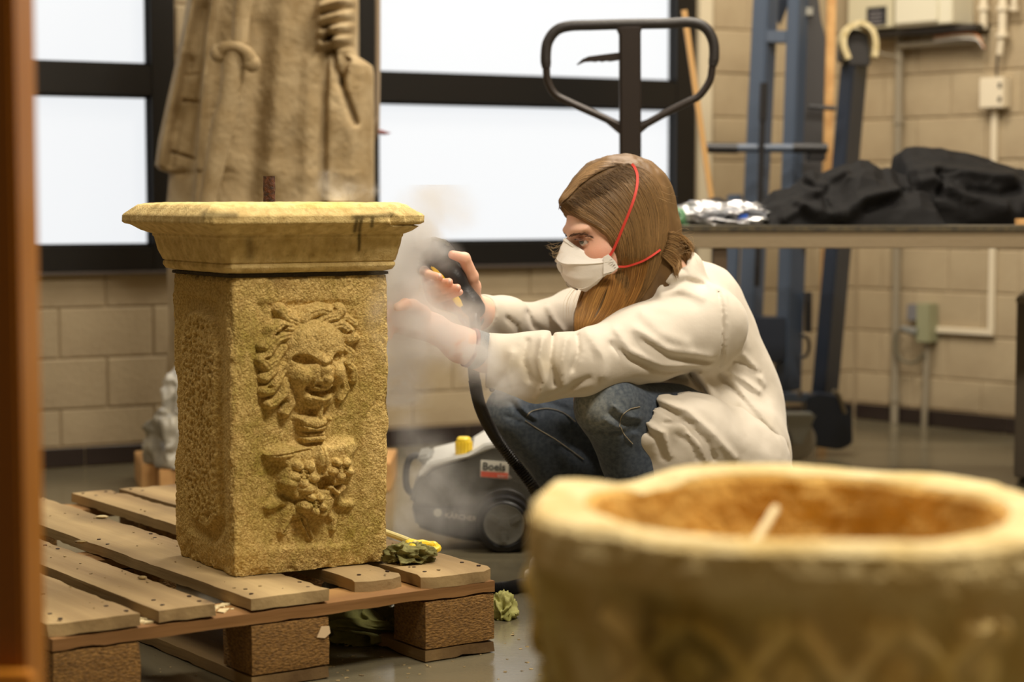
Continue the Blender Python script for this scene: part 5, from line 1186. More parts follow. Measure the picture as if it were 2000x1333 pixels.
for k in range(-6, 7):
    x0 = k*.085
    rel = np.maximum(rel, rs([(x0-.035, -.060), (x0-.018, -.075), (x0, -.098), (x0+.018, -.12), (x0+.035, -.13)], .0065, .011)); rel = np.maximum(rel, rs([(x0+.035, -.060), (x0+.018, -.075), (x0, -.098), (x0-.018, -.12), (x0-.035, -.13)], .0065, .011))
    rel = np.maximum(rel, .012*np.exp(-(((U_-x0-.0425)/.012)**2+((V_+.098)/.013)**2))-.010*np.exp(-(((U_-x0-.0425)/.005)**2+((V_+.098)/.006)**2)))
    rel = np.maximum(rel, rs([(x0+.03, -.155), (x0+.05, -.145), (x0+.085, -.16)], .006, .008)); rel = np.maximum(rel, .010*np.exp(-(((U_-x0-.02)/.008)**2+((V_+.062)/.008)**2)))
rel *= outer*(lug < .3)
Pn = np.stack([X_, Y_, Zz_], -1).reshape(-1, 3); nz_ = fbm(Pn, 12, 4, 91)*.006+fbm(Pn, 45, 3, 92)*.003
rad = rel.ravel()*1.15+nz_*1.3
rad += (lug*lugz*.013*outer).ravel()
ud = Pn.copy(); ud[:, 2] = 0; ud /= np.linalg.norm(ud, axis=1)[:, None]+1e-9; Vb = Pn+ud*rad[:, None]; Vb[:, 2] += fbm(Pn, 9, 3, 93)*.005
brk2 = np.exp(-((np.degrees(Tt)-128)/12)**2).ravel()*(topw.ravel() > 0)*.012*(Zz_.ravel() > -.05); Vb[:, 2] -= brk2
nA = len(Dn); bcol = np.ones((len(Vb), 3)); inn = ((1-outer)*(Rr_ < .1815)*(np.arange(len(Dn)) < np.argmax(Dn[:, 1] > -.003))[:, None]).ravel()
bcol = bcol*(1-inn[:, None])+np.array([.90, .68, .34])*inn[:, None]*(1+.5*fbm(Vb, 16, 3, 95))[:, None]
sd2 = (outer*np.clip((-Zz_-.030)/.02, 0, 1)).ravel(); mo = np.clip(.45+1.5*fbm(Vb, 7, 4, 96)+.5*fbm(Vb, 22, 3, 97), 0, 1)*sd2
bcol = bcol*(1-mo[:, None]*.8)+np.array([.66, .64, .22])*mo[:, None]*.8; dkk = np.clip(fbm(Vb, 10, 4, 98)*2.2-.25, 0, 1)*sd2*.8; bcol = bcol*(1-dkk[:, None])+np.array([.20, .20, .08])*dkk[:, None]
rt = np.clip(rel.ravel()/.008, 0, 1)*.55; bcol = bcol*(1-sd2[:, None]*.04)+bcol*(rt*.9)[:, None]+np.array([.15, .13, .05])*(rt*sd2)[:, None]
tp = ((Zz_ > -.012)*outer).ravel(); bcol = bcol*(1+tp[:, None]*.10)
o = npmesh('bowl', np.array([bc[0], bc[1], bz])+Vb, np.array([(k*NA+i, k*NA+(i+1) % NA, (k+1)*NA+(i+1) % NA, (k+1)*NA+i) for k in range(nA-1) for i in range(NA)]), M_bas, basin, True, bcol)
m = MB(); c0_ = np.array([bc[0], bc[1], bz]); m.lathe([(0, -.30), (.15, -.30), (.15, -.27), (0, -.27)], c0_, None, 40); m.build('foot', M_bas, basin)
zb = bz-.30
m = MB(); m.box((bc[0], bc[1], zb/2), (.42, .42, zb)); tag(m.build('plinth_block', mat('plinth', S(120, 100, 70), .9, bump=.5, bscale=60), bevel=.01, origin=(bc[0], bc[1], 0)), 'square timber support block under the foreground basin', 'block')
# a twig and crumbs in the basin
m = MB(); m.tube(smoothpath([c0_+np.array([-.055, -.03, -.045]), c0_+np.array([-.03, .03, -.035]), c0_+np.array([-.005, .10, -.02])], 8), .0042, 8); tag(m.build('stone_splinter', M_splint, origin=c0_+np.array([-.04, .02, -.08])), 'pale splinter leaning inside the foreground basin', 'splinter')

# ================================================================== ORANGE POST, blurred at the left edge
m = MB(); Yp = 1.75; xr = K(50, 600, Yp)[0]; xt = K(26, 0, Yp)[0]; xb = K(50, 1333, Yp)[0]
zt = 1.9
def xe(z): z0_, z1_ = K(50, 1333, Yp)[2], K(50, 0, Yp)[2]; return xb+(xt-xb)*(z-z0_)/(z1_-z0_)
post = thing('wooden_post', (xe(0)-.045, Yp+.04, 0), 'orange varnished wooden post, very close and blurred at the left edge', 'post')
m.prism([np.array([xe(0), Yp, 0]), np.array([xe(zt), Yp, zt]), np.array([xe(zt)-.09, Yp, zt]), np.array([xe(0)-.09, Yp, 0])], (0, .08, 0)); m.build('upright', mat('varnish', S(152, 94, 10), .4, col2=S(130, 76, 6), nscale=6, stretch=(1, 1, .05)), post, bevel=.004)
zz = K(50, 1322, Yp)[2]; m = MB(); m.box((xe(zz)-.12, Yp-.012, zz-.03), (.26, .022, .075)); m.build('cross_rail', mat('varnish_pale', S(190, 124, 36), .4), post, bevel=.003)
# ================================================================== STATUE behind the pedestal
SY = 5.10
M_stat = mat('statue_stone', S(176, 156, 120), .85, col2=S(150, 128, 90), nscale=14, bump=.5, bscale=90, attr='tint', bdist=.006)
statue = thing('draped_statue', K(520, 960, SY+.1)*np.array([1, 1, 0])+UP*.075, 'large sandstone statue fragment in a long robe with a sheathed sword, between the windows', 'statue')
Lx = [(-330, 400), (-160, 380), (-60, 364), (0, 352), (60, 342), (120, 330), (190, 314), (270, 297), (322, 290), (331, 298), (338, 318), (390, 314), (440, 308), (530, 314), (650, 318), (740, 312), (860, 318), (925, 322)]
Rx = [(-330, 640), (-160, 672), (-60, 690), (0, 694), (50, 692), (90, 688), (104, 692), (114, 708), (124, 722), (140, 725), (390, 725), (500, 726), (740, 722), (925, 716)]
pyv = np.linspace(-330, 925, 620); sv = np.linspace(0, 1, 330)
lx = np.interp(pyv, *zip(*Lx)); rx = np.interp(pyv, *zip(*Rx)); PX = lx[:, None]+(rx-lx)[:, None]*sv[None]; PY = np.repeat(pyv[:, None], 330, 1)
bul = .15*np.sqrt(np.clip(1-(2*sv-1)**2, 0, 1))[None]*np.ones((620, 1))
def rg(pts, w, h): return h*np.exp(-(seg2(PX, PY, pts)/w)**2)
rel = np.zeros_like(PX)
rel += rg([(388, -60), (376, 0), (344, 140), (318, 250), (304, 322)], 11, .030)+rg([(428, -40), (410, 60), (404, 170), (396, 280), (388, 400)], 9, .026)+rg([(368, 120), (345, 240), (330, 320)], 12, -.016)
rel += rg([(402, 20), (380, 180), (360, 330)], 16, -.018)+rg([(640, 60), (634, 200), (632, 400), (630, 520)], 7, -.024)+rg([(612, 60), (606, 220), (604, 420)], 18, .014)
rel += rg([(645, 70), (654, 130), (676, 190), (694, 240)], 6, -.026)+rg([(664, 160), (670, 130), (676, 115)], 8, -.03)+rg([(560, 0), (548, 160), (536, 330)], 26, .016)+rg([(520, 60), (504, 240), (490, 390)], 22, -.012)
rel += rg([(355, 196), (392, 200)], 3, -.010)+rg([(330, 296), (385, 312)], 3, -.012)+rg([(358, 146), (388, 144)], 3, -.006)+rg([(690, 250), (700, 400)], 22, .012)
for k, yy in enumerate((8, 34, 58, 80)): rel += rg([(632, yy+10), (660, yy), (692, yy-10)], 8, .034)+rg([(634, yy+22), (692, yy+3)], 4, -.016)
rel += .03*sg((PX-628)/5)*sg((96-PY)/6)
for x0 in (345, 470, 585, 668): rel += rg([(x0, 420), (x0+4, 560), (x0-6, 740), (x0, 925)], 22, .02)
PN = np.stack([PX*.0015, PY*.0015, PX*0], -1).reshape(-1, 3); rel *= 1.35; rel += (fbm(PN, 9, 3, 101)*.008+fbm(PN, 60, 3, 102)*.0022).reshape(PX.shape)
Yf = SY+.10-bul-rel*np.clip(np.sin(np.pi*sv)*4, 0, 1)[None]
ra = (PX-1000)/FPX; rb_ = (666.5-PY)/FPX; RR_ = np.stack([ra, cp+rb_*sp, -sp+rb_*cp], -1)
Vfr = EYE+RR_*((SY)/RR_[..., 1:2]); Vfr[..., 1] = Yf; Vfr[..., 2] = np.maximum(Vfr[..., 2], .078)
Vbk = Vfr.copy(); Vbk[..., 1] = SY+.10+.10*np.sqrt(np.clip(1-(2*sv-1)**2, 0, 1))[None]
n1, n2 = PX.shape; VA = np.vstack([Vfr.reshape(-1, 3), Vbk.reshape(-1, 3)]); o_ = n1*n2; i = np.arange(n1-1)[:, None]*n2; j = np.arange(n2-1)[None]
fa = np.stack([i+j, i+j+n2, i+j+n2+1, i+j+1], -1).reshape(-1, 4); fb = fa[:, ::-1]+o_
e1 = np.stack([i[:, 0], i[:, 0]+o_, i[:, 0]+n2+o_, i[:, 0]+n2], 1); e2 = (e1+n2-1)[:, ::-1]; jj = np.arange(n2-1); e3 = np.stack([jj, jj+1, jj+1+o_, jj+o_], 1)
sc_ = np.ones((len(VA), 3)); g_ = np.clip(fbm(VA, 5, 4, 103)*1.4+.2, 0, 1)*.35; sc_ = sc_*(1-g_[:, None])+np.array([.84, .74, .50])*g_[:, None]; g_ = np.clip(fbm(VA, 20, 3, 104)*2-.5, 0, 1)*.3; sc_ *= (1-g_[:, None]*.5)
npmesh('robe', VA, np.vstack([fa, fb, e1, e2, e3]), M_stat, statue, True, sc_)
def SK(x, y, d): return K(x, y, SY-d)
m = MB(); m.tube(smoothpath([SK(505, -120, .16), SK(490, -40, .165), SK(473, 20, .17), SK(468, 85, .175)], 20), np.linspace(.026, .020, 20), 16); m.build('sword_grip', M_stat, statue)['label'] = 'carved sword grip'
gd = smoothpath([SK(428, 104, .17), SK(442, 92, .185), SK(462, 91, .19), SK(482, 102, .19), SK(492, 124, .18)], 24); m = MB(); m.tube(gd, .013+.008*np.abs(np.linspace(-1, 1, 24))**2, 16); m.sphere(gd[0], .023, 16, 10); m.sphere(gd[-1], .022, 16, 10); m.build('sword_guard', M_stat, statue)['label'] = 'carved curved sword guard'
m = MB(); bl = smoothpath([SK(458, 100, .165), SK(450, 180, .165), SK(434, 250, .16), SK(420, 320, .155), SK(406, 390, .15), SK(396, 470, .15)], 30); m.tube(bl, np.interp(np.linspace(0, 1, 30), [0, .3, .35, 1], [.030, .026, .030, .018]), 16); m.build('sword_sheath', M_stat, statue)['label'] = 'carved sword sheath'
M_wrap = mat('wrapped_plastic', S(178, 172, 156), .3, col2=S(96, 92, 84), nscale=9, bump=.5, bscale=24, coat=.4, ramp=(.35, .6))
Cw = K(330, 870, 5.02); crumple('wrapped_base', np.array([Cw[0]+.055, Cw[1]+.06, .077]), (.125, .13, .115), M_wrap, 'grey plastic wrapped bundle on wood blocks at the foot of the statue', 'bundle', 41, 6, .30, 1.5)
Cw = K(338, 790, 5.02); crumple('wrap_fold', np.array([Cw[0]+.05, Cw[1]+.06, .21]), (.075, .09, .085), mat('clear_wrap', S(206, 202, 190), .25, bump=.5, bscale=20), 'loose fold of pale plastic sheet beside the statue, above the wrapped bundle', 'plastic sheet', 47, 5, .4, 1.6)
M_pine = mat('pine', S(216, 172, 112), .7, col2=S(186, 138, 82), nscale=12, stretch=(1, .2, 1), bump=.2, bscale=50)
wb = bpy.data.meshes.new('x')
for k, (x0, x1, yb, lab) in enumerate(((246, 280, 966, 'leftmost pine block under the wrapped base of the statue'), (280, 326, 976, 'second pine block from the left, under the wrapped base of the statue'), (324, 352, 984, 'third pine block from the left, half hidden behind the pedestal'), (700, 768, 962, 'pine block to the right of the pedestal, under the statue'))):
    c = KZ((x0+x1)/2, yb); w = (x1-x0)*c[1]/FPX*.84; m = MB(); m.box(c+np.array([0, .15, .037]), (w, .30, .074), Matrix.Rotation(math.radians(14 if k < 3 else 0), 3, 'Z')); tag(m.build('wood_block', M_pine, bevel=.002, origin=c), lab, 'wood block', 'pine blocks under the statue')
m = MB(); tp_ = thing('tap_pipe', K(737, 250, 5.3), 'slim beige pipe with a pointed red tap, right of the statue', 'pipe'); m.tube([K(738, -160, 5.3), K(738, 120, 5.3), K(736, 262, 5.3)], .0072, 12); m.build('pipe', mat('beige_pipe', S(150, 134, 112), .5), tp_)
m = MB(); m.tube([K(734, 228, 5.3), K(733, 240, 5.3), K(733, 262, 5.3), K(732, 276, 5.3)], [.006, .0105, .0095, .004], 14); m.build('valve_body', mat('brass_old', S(120, 104, 84), .4, metal=.4), tp_)
m = MB(); m.tube([K(738, 257, 5.3), K(748, 259, 5.3), K(755, 260, 5.3), K(763, 260, 5.3)], [.006, .006, .004, .0008], 12); m.build('red_tip', mat('dark_red', S(120, 40, 32), .4), tp_)
m = MB(); m.tube([K(733, 275, 5.3), np.array([K(733, 276, 5.3)[0], 5.3, 0.0])], .004, 8); m.build('stand_rod', mat('rod_grey', S(70, 66, 60), .4), tp_)

# ================================================================== PALLET TRUCK (its handle rises behind the woman)
JY = 4.5
M_jack = mat('jack_black', S(46, 39, 35), .38, metal=.25)
jack = thing('pallet_truck', np.array([K(1230, 0, JY)[0], JY+.1, 0]), 'black pallet truck whose loop handle rises behind the crouching woman', 'pallet truck')
def J(x, y, d=0.): return K(x, y, JY+d)
m = MB(); m.bar(J(1230, 50), J(1232, 640), .0485, .030, up=(0, 1, 0)); m.build('shaft', M_jack, jack, bevel=.005, seg=3)
loop = [(1208, 244), (1170, 226), (1110, 199), (1084, 184), (1070, 160), (1067, 132), (1066, 108), (1070, 82), (1086, 60), (1112, 51), (1160, 49), (1230, 47), (1300, 46), (1348, 44), (1376, 53), (1392, 78), (1395, 108), (1391, 132), (1386, 158), (1366, 187), (1340, 201), (1295, 224), (1252, 248)]
lp = smoothpath([J(a, b) for a, b in loop], 120); m = MB(); m.tube(lp, .0084, 16); m.build('loop_frame', M_jack, jack)
t_ = np.linspace(0, 1, 120); g0 = int(120*5/22); g1 = int(120*17/22); M_grip = mat('jack_grip', S(38, 34, 32), .5, bump=.1, bscale=100)
m = MB(); rr2 = np.full(g1-g0, .0118); rr2[:2] = .0105; rr2[-2:] = .0105; m.tube(lp[g0:g1], rr2, 16); m.build('hand_grip', M_grip, jack)
m = MB(); m.prism([J(1203, 52, -.014), J(1256, 50, -.014), J(1250, 68, -.014), J(1210, 68, -.014)], (0, .028, 0)); m.build('top_clamp', M_jack, jack, bevel=.003)
m = MB(); lv_ = [(1212, 102), (1180, 106), (1150, 110), (1138, 115), (1126, 126), (1128, 127), (1142, 121), (1156, 120), (1163, 121), (1170, 119), (1176, 121), (1184, 119), (1192, 120), (1212, 117)]; m.prism([J(a, b, -.006) for a, b in lv_], (0, .012, 0)); m.build('release_lever', M_jack, jack, bevel=.001)
for sx in (1, -1):
    x0 = 1230+sx*20; m = MB(); m.prism([J(x0, 238, -.006), J(x0+sx*28, 228, -.006), J(x0+sx*26, 240, -.006), J(x0, 262, -.006)], (0, .012, 0)); m.build('gusset', M_jack, jack, bevel=.001)
jb = np.array([K(1232, 640, JY)[0], JY, 0]); m = MB(); m.cyl(jb+UP*.12, jb+UP*.42, .045, .04, 24); m.box(jb+UP*.40, (.16, .12, .06)); m.build('pump', M_jack, jack, bevel=.004)
for sx in (-.055, .055):
    m = MB(); m.cyl(jb+np.array([sx-.022, 0, .0905]), jb+np.array([sx+.022, 0, .0905]), .09, .09, 32); m.build('steer_wheel', mat('wheel_grey', S(90, 88, 84), .6), jack, bevel=.006)
fdv = np.array([.22, .975, 0]); m = MB(); m.bar(jb+fdv*.12+UP*.12+np.array([-.27, 0, 0]), jb+fdv*.12+UP*.12+np.array([.27, 0, 0]), .06, .12); m.build('cross_head', M_jack, jack, bevel=.004)
for sx in (-.19, .19):
    a = jb+fdv*.12+np.array([sx, 0, .062]); m = MB(); m.bar(a, a+fdv*1.1, .15, .05); f_ = m.build('fork', M_jack, jack, bevel=.006)
    m = MB(); c = a+fdv*1.0; c[2] = .0405; m.cyl(c-np.array([.04, 0, 0]), c+np.array([.04, 0, 0]), .04, .04, 20); m.build('roller', M_grip, f_)

# ================================================================== WORK TABLE and what lies on it
TY = 4.75; TZ = K(1600, 441, TY)[2]; TX0 = K(1296, 441, TY)[0]; TX1 = K(2330, 441, TY)[0]
M_ttop = mat('table_top', S(120, 112, 96), .45, col2=S(92, 86, 72), nscale=7, bump=.1, bscale=60); M_tedge = mat('table_edge', S(58, 52, 42), .6, col2=S(88, 78, 54), nscale=60); M_tleg = mat('table_frame', S(140, 124, 98), .5, bump=.1, bscale=80)
table = thing('work_table', ((TX0+TX1)/2, TY+.38, 0), 'long workbench with dark edged top and beige steel rail behind the woman', 'table')
m = MB(); m.box(((TX0+TX1)/2, TY+.38, TZ-.001), (TX1-TX0, .76, .002)); m.build('surface', M_ttop, table)
m = MB(); m.box(((TX0+TX1)/2, TY+.381, TZ-.008), (TX1-TX0-.002, .762, .0118)); m.build('top_slab', M_tedge, table, bevel=.001)
RZ0 = K(1600, 485.5, TY)[2]
for nm, c, s_ in (('front_rail', ((TX0+TX1)/2, TY+.022, (TZ-.014+RZ0)/2), (TX1-TX0-.01, .035, TZ-.014-RZ0)), ('back_rail', ((TX0+TX1)/2, TY+.735, (TZ-.014+RZ0)/2), (TX1-TX0-.01, .035, TZ-.014-RZ0))):
    m = MB(); m.box(c, s_); m.build(nm, M_tleg, table, bevel=.002)
xl = K(1405, 500, TY+.03)[0]
for x_, y_ in ((TX0+.03, .71), (xl, .03), (TX1-.04, .71), (TX1-.04, .03)):
    m = MB(); m.box((x_, TY+y_, RZ0/2), (.034, .034, RZ0-.001)); m.build('leg', mat('leg_brown', S(84, 68, 50), .5) if y_ < .1 else M_tleg, table, bevel=.002)
# two black cloths heaped on the bench, built as folded surfaces
M_cloth = mat('black_fabric', S(16, 15, 15), .8, bump=.15, bscale=60, spec=.2)
def heap(name, outline, Y0, dep, creases, lab, seed, base=None):
    xs = np.linspace(outline[0][0], outline[-1][0], 200); tops = np.interp(xs, *zip(*outline)); v = np.linspace(0, 1, 90); U2, V2 = np.meshgrid(xs, v, indexing='ij')
    H_ = np.repeat(((441-tops)*(Y0+dep*.5)/FPX)[:, None], 90, 1); prof_ = np.interp(v, [0, .06, .2, .5, .72, .9, 1], [0, .36, .72, 1.0, .93, .55, 0])[None]
    Hh = H_*prof_; gx_ = (U2-1000)*Y0/FPX; yy_ = Y0+dep*V2; PP_ = np.stack([gx_, yy_, Hh], -1).reshape(-1, 3)
    n_ = (1-np.abs(fbm(PP_*np.array([1, .7, 1.6]), 9, 3, seed))*3.2)*.012+fbm(PP_, 4, 2, seed+1)*.010; Hh = Hh+n_.reshape(Hh.shape)*np.clip(Hh/.03, 0, 1)
    pyy = 441-Hh*FPX/Y0
    yd = np.zeros_like(Hh)
    for pts, w, a in creases:
        e = a*np.exp(-(seg2(U2, pyy, pts)/w)**2); yd -= e; Hh = Hh+e*.35*np.clip(Hh/.03, 0, 1)
    z = TZ+.0008+np.maximum(Hh, 0); Pw = np.stack([gx_, yy_+yd, z], -1).reshape(-1, 3); n1, n2 = U2.shape; i = np.arange(n1-1)[:, None]*n2; j = np.arange(n2-1)[None]
    o = npmesh(name, Pw, np.stack([i+j, i+n2+j, i+n2+j+1, i+j+1], -1).reshape(-1, 4), M_cloth, None, True, origin=(gx_.mean(), Y0+dep/2, TZ)); return tag(o, lab, 'cloth')
heap('black_cloth', [(1502, 440), (1504, 412), (1530, 388), (1560, 384), (1578, 372), (1592, 352), (1606, 346), (1626, 352), (1644, 338), (1664, 328), (1700, 326), (1720, 326), (1732, 334), (1745, 342), (1760, 338), (1778, 350), (1800, 352), (1830, 372), (1850, 440)], 4.80, .36,
     [([(1600, 380), (1640, 350), (1660, 340)], 9, .02), ([(1640, 430), (1690, 392), (1760, 380)], 12, .03), ([(1560, 400), (1585, 420), (1640, 425)], 8, .02), ([(1620, 400), (1610, 370), (1590, 356)], 6, -.02), ([(1690, 410), (1740, 395), (1790, 372)], 8, -.02), ([(1530, 430), (1570, 410), (1600, 412)], 8, .015)],
     'crumpled black cloth heap in the middle of the workbench', 120)
heap('black_cloth', [(1778, 440), (1782, 330), (1786, 312), (1800, 304), (1830, 302), (1862, 302), (1900, 308), (1940, 318), (2000, 333), (2060, 350), (2110, 370), (2130, 440)], 4.88, .42,
     [([(1800, 362), (1830, 356), (1880, 390), (1960, 410)], 12, .03), ([(1800, 340), (1850, 330), (1930, 345), (1990, 350)], 10, .02), ([(1830, 400), (1900, 425), (1990, 420)], 10, .02), ([(1840, 345), (1850, 365), (1835, 380)], 6, -.02), ([(1900, 372), (1960, 380), (2000, 372)], 8, -.02)],
     'larger black cloth heap at the right end of the workbench', 130)
M_foil = mat('foil', S(226, 228, 232), .15, metal=.75, bump=.8, bscale=45, bdist=.01)
c = K(1425, 440, 4.92); o = crumple('foil_sheet', np.array([c[0], c[1], TZ+.0008]), (.12, .08, .036), M_foil, 'crumpled silver foil wrap with blue print on the workbench, left of the black cloths', 'foil', 55, 6, .7, 2.2)
c = K(1450, 424, 4.86); m = MB(); m.prism([K(1440, 428, 4.845), K(1446, 420, 4.845), K(1462, 418, 4.845), K(1458, 426, 4.845)], (0, .004, 0)); m.build('blue_print', mat('blue_print', S(44, 92, 190), .4), o)
M_gog = mat('green_plastic', S(120, 178, 130), .2, trans=.5)
gg = thing('safety_goggles', K(1322, 439, 4.85), 'small pale green safety goggles on the workbench behind the head of the woman', 'goggles')
m = MB(); c = K(1322, 424, 4.87); m.lathe([(.021, -.012), (.024, -.008), (.023, .004), (.017, .013), (.010, .017)], c, frame3((0, -1, .35)), 28, False); g_ = m.build('cup', M_gog, gg); md = g_.modifiers.new('s', 'SOLIDIFY'); md.thickness = .0016
for k in range(5):
    a = k*1.2566; m = MB(); m.box(c+frame3((0, -1, .35))@np.array([.020*math.cos(a), .020*math.sin(a), .006]), (.003, .006, .014)); m.build('rib', M_gog, g_)
m = MB(); m.box(c+np.array([.004, .006, -.0195]), (.05, .03, .005)); m.build('lower_rim', M_gog, gg, bevel=.001)
def shoeb(P):
    q = P-K(1398, 430, 5.18)*np.array([1, 1, 0])-UP*TZ; return np.maximum(smin(chain(q, [(-.050, 0, .025), (.0, 0, .040), (.05, 0, .028), (.062, 0, .020)], (.026, .024, .022, .018), .02), chain(q, [(-.05, 0, .0), (.06, 0, .0)], (.03, .026), .02), .02), -q[:, 2]+.0008)
c = K(1398, 430, 5.18); v_, f2 = sdf_mesh(shoeb, np.array([c[0]-.1, c[1]-.06, TZ-.01]), np.array([c[0]+.1, c[1]+.06, TZ+.09]), .004); br_ = thing('scrubbing_brush', (c[0], c[1], TZ), 'dark rounded brush with a pale tip lying at the back of the workbench', 'brush')
npmesh('bristle_pad', relax(v_, f2, 1), f2, mat('dark_brown', S(34, 28, 24), .8, bump=.8, bscale=150), br_); m = MB(); m.sphere(c*np.array([1, 1, 0])+np.array([.070, 0, TZ+.021]), (.014, .02, .018), 16, 10); m.build('pale_tip', mat('tan', S(206, 176, 112), .7), br_)
c = K(1994, 436, 4.80); m = MB(); m.box((c[0]+.01, c[1], TZ+.0085), (.042, .03, .015)); tag(m.build('wood_offcut', M_pine, bevel=.001, origin=(c[0], c[1], TZ)), 'tiny pale wood offcut on the right edge of the workbench', 'wood offcut')
# cabinet at the right edge
cx_ = K(1984, 700, 5.2)[0]; zc = K(1984, 590, 5.2)[2]; M_cab = mat('cabinet_dark', S(86, 76, 62), .5)
cab = thing('metal_cabinet', (cx_+.25, 5.45, 0), 'dark grey brown metal cabinet standing under the right end of the workbench', 'cabinet')
RC = np.array(Matrix.Rotation(math.radians(-17), 3, 'Z')); c0c = np.array([cx_, 5.2, 0])
def CB(x, y, z): return c0c+RC@np.array([x, y, 0])+UP*z
m = MB(); m.box(CB(.25, .25, zc/2+.01), (.5, .5, zc-.02), RC); m.build('body', M_cab, cab, bevel=.004); m = MB(); m.box(CB(.25, .25, zc+.004), (.505, .505, .018), RC); m.build('lid', mat('cabinet_lid', S(120, 108, 90), .5), cab, bevel=.003)
m = MB(); m.box(CB(.27, -.005, zc/2), (.42, .012, zc-.1), RC); dr_ = m.build('door', M_cab, cab, bevel=.002); m = MB(); m.box(CB(.12, -.017, zc*.7), (.012, .016, .07), RC); m.build('handle', M_steelgrey, dr_, bevel=.002)

# ================================================================== BLUE LIFTING MACHINE
BY = 5.85
M_blue = mat('blue_paint', S(76, 88, 106), .4, bump=.05, bscale=40); M_dblue = mat('dark_blue_paint', S(38, 46, 60), .45); M_char = mat('charcoal', S(56, 54, 54), .5)
lift = thing('material_lift', np.array([K(1540, 0, BY)[0], BY, 0]), 'blue steel material lift with twin masts, black cross bar and white caster', 'lifting machine')
AL = math.radians(34)
def mast(name, a, b, Y, wl, wr_, mt, parent, Yb=None):
    Yb = Yb or Y; A = K(a[0], a[1], Y); B = K(b[0], b[1], Yb); l1 = wl*Y/FPX/math.cos(AL); l2 = wr_*Y/FPX/math.sin(AL)
    u = np.array([-math.cos(AL), math.sin(AL), 0])*l1; w = np.array([math.sin(AL), math.cos(AL), 0])*l2
    m = MB(); V = [A, A+u, A+u+w, A+w, B, B+u, B+u+w, B+w]; m.add(V, [(0, 1, 2, 3), (4, 7, 6, 5), (0, 4, 5, 1), (1, 5, 6, 2), (2, 6, 7, 3), (3, 7, 4, 0)]); return m.build(name, mt, parent, bevel=.004)
mast('mast', (1504, -80), (1466, 700), BY, 28, 26, M_blue, lift); mast('mast', (1564, -80), (1534, 768), BY-.03, 22, 40, M_blue, lift)
mast('outrigger_brace', (1447, 380), (1436, 600), BY+.05, 26, 6, M_blue, lift)
m = MB(); m.bar(K(1494, 72, BY+.02), K(1542, 73, BY+.02), .04, .036); m.build('cross_member', M_blue, lift, bevel=.003)
m = MB(); m.prism([K(1502, -60, BY+.12), K(1540, -60, BY+.12), K(1540, 8, BY+.12), K(1524, 50, BY+.12), K(1502, 10, BY+.12)], (0, .01, 0)); m.build('top_plate', M_dblue, lift)
m = MB(); m.prism([K(1566, -60, BY+.02), K(1592, -60, BY+.02), K(1604, 40, BY+.02), K(1613, 74, BY+.02), K(1608, 260, BY+.02), K(1602, 480, BY+.02), K(1560, 480, BY+.02)], (0, .02, 0)); sp_ = m.build('side_plate', M_char, lift, bevel=.002)
m = MB(); m.box(K(1576, 22, BY+.01), (.034, .004, .022)); m.build('rating_plate', mat('plate_pale', S(150, 148, 138), .5), sp_)
m = MB(); m.box(K(1567, 90, BY+.01), (.012, .004, .06)); m.build('green_sticker', mat('sticker_green', S(96, 108, 80), .5), sp_)
m = MB(); m.cyl(K(1380, 289, BY-.10), K(1616, 290, BY-.10), .0125, .0125, 20); m.build('cross_bar', M_blue, lift)
for a, b in ((1380, 1440), (1548, 1616)): m = MB(); m.cyl(K(a, 289, BY-.10), K(b, 290, BY-.10), .0150, .0150, 20); m.build('bar_sleeve', M_blk, lift)
m = MB(); m.tube([K(1492, 162, BY-.12), K(1489, 235, BY-.12)], .0115, 14); m.tube([K(1489, 233, BY-.12), K(1478, 560, BY-.12)], .0085, 14); m.build('lever_rod', M_blk, lift)
m = MB(); m.box(K(1594, 306, BY-.08), (.05, .05, .026)); m.build('latch', M_blk, lift, bevel=.003)
m = MB(); m.tube([K(1580, 208, BY-.01), K(1632, 212, BY-.01)], .007, 10); m.build('pin', M_blk, lift)
m = MB(); m.prism([K(1474, 621, BY-.06), K(1536, 621, BY-.06), K(1536, 700, BY-.06), K(1514, 712, BY-.06), K(1484, 700, BY-.06)], (0, .1, 0)); m.build('winch_box', M_dblue, lift, bevel=.004)
m = MB(); m.cyl(K(1462, 655, BY-.08), K(1462, 655, BY-.03), .03, .03, 24); m.cyl(K(1462, 640, BY-.1), K(1462, 640, BY-.08), .014, .014, 16); m.build('winch_drum', M_blk, lift, bevel=.002)
m = MB(); m.tube(smoothpath([K(1562, 655, BY-.03), K(1576, 660, BY-.03), K(1580, 678, BY-.03), K(1574, 696, BY-.03), K(1562, 698, BY-.03)], 20), .005, 10); m.build('cable_loop', M_blk, lift)
m = MB(); m.box(K(1578, 610, BY+.06), (.02, .03, .12)); m.build('rear_bracket', M_blk, lift, bevel=.002)
m = MB(); m.bar(K(1440, 774, BY-.05), K(1580, 777, BY-.05), .05, .026); m.build('base_beam', M_blue, lift, bevel=.004)
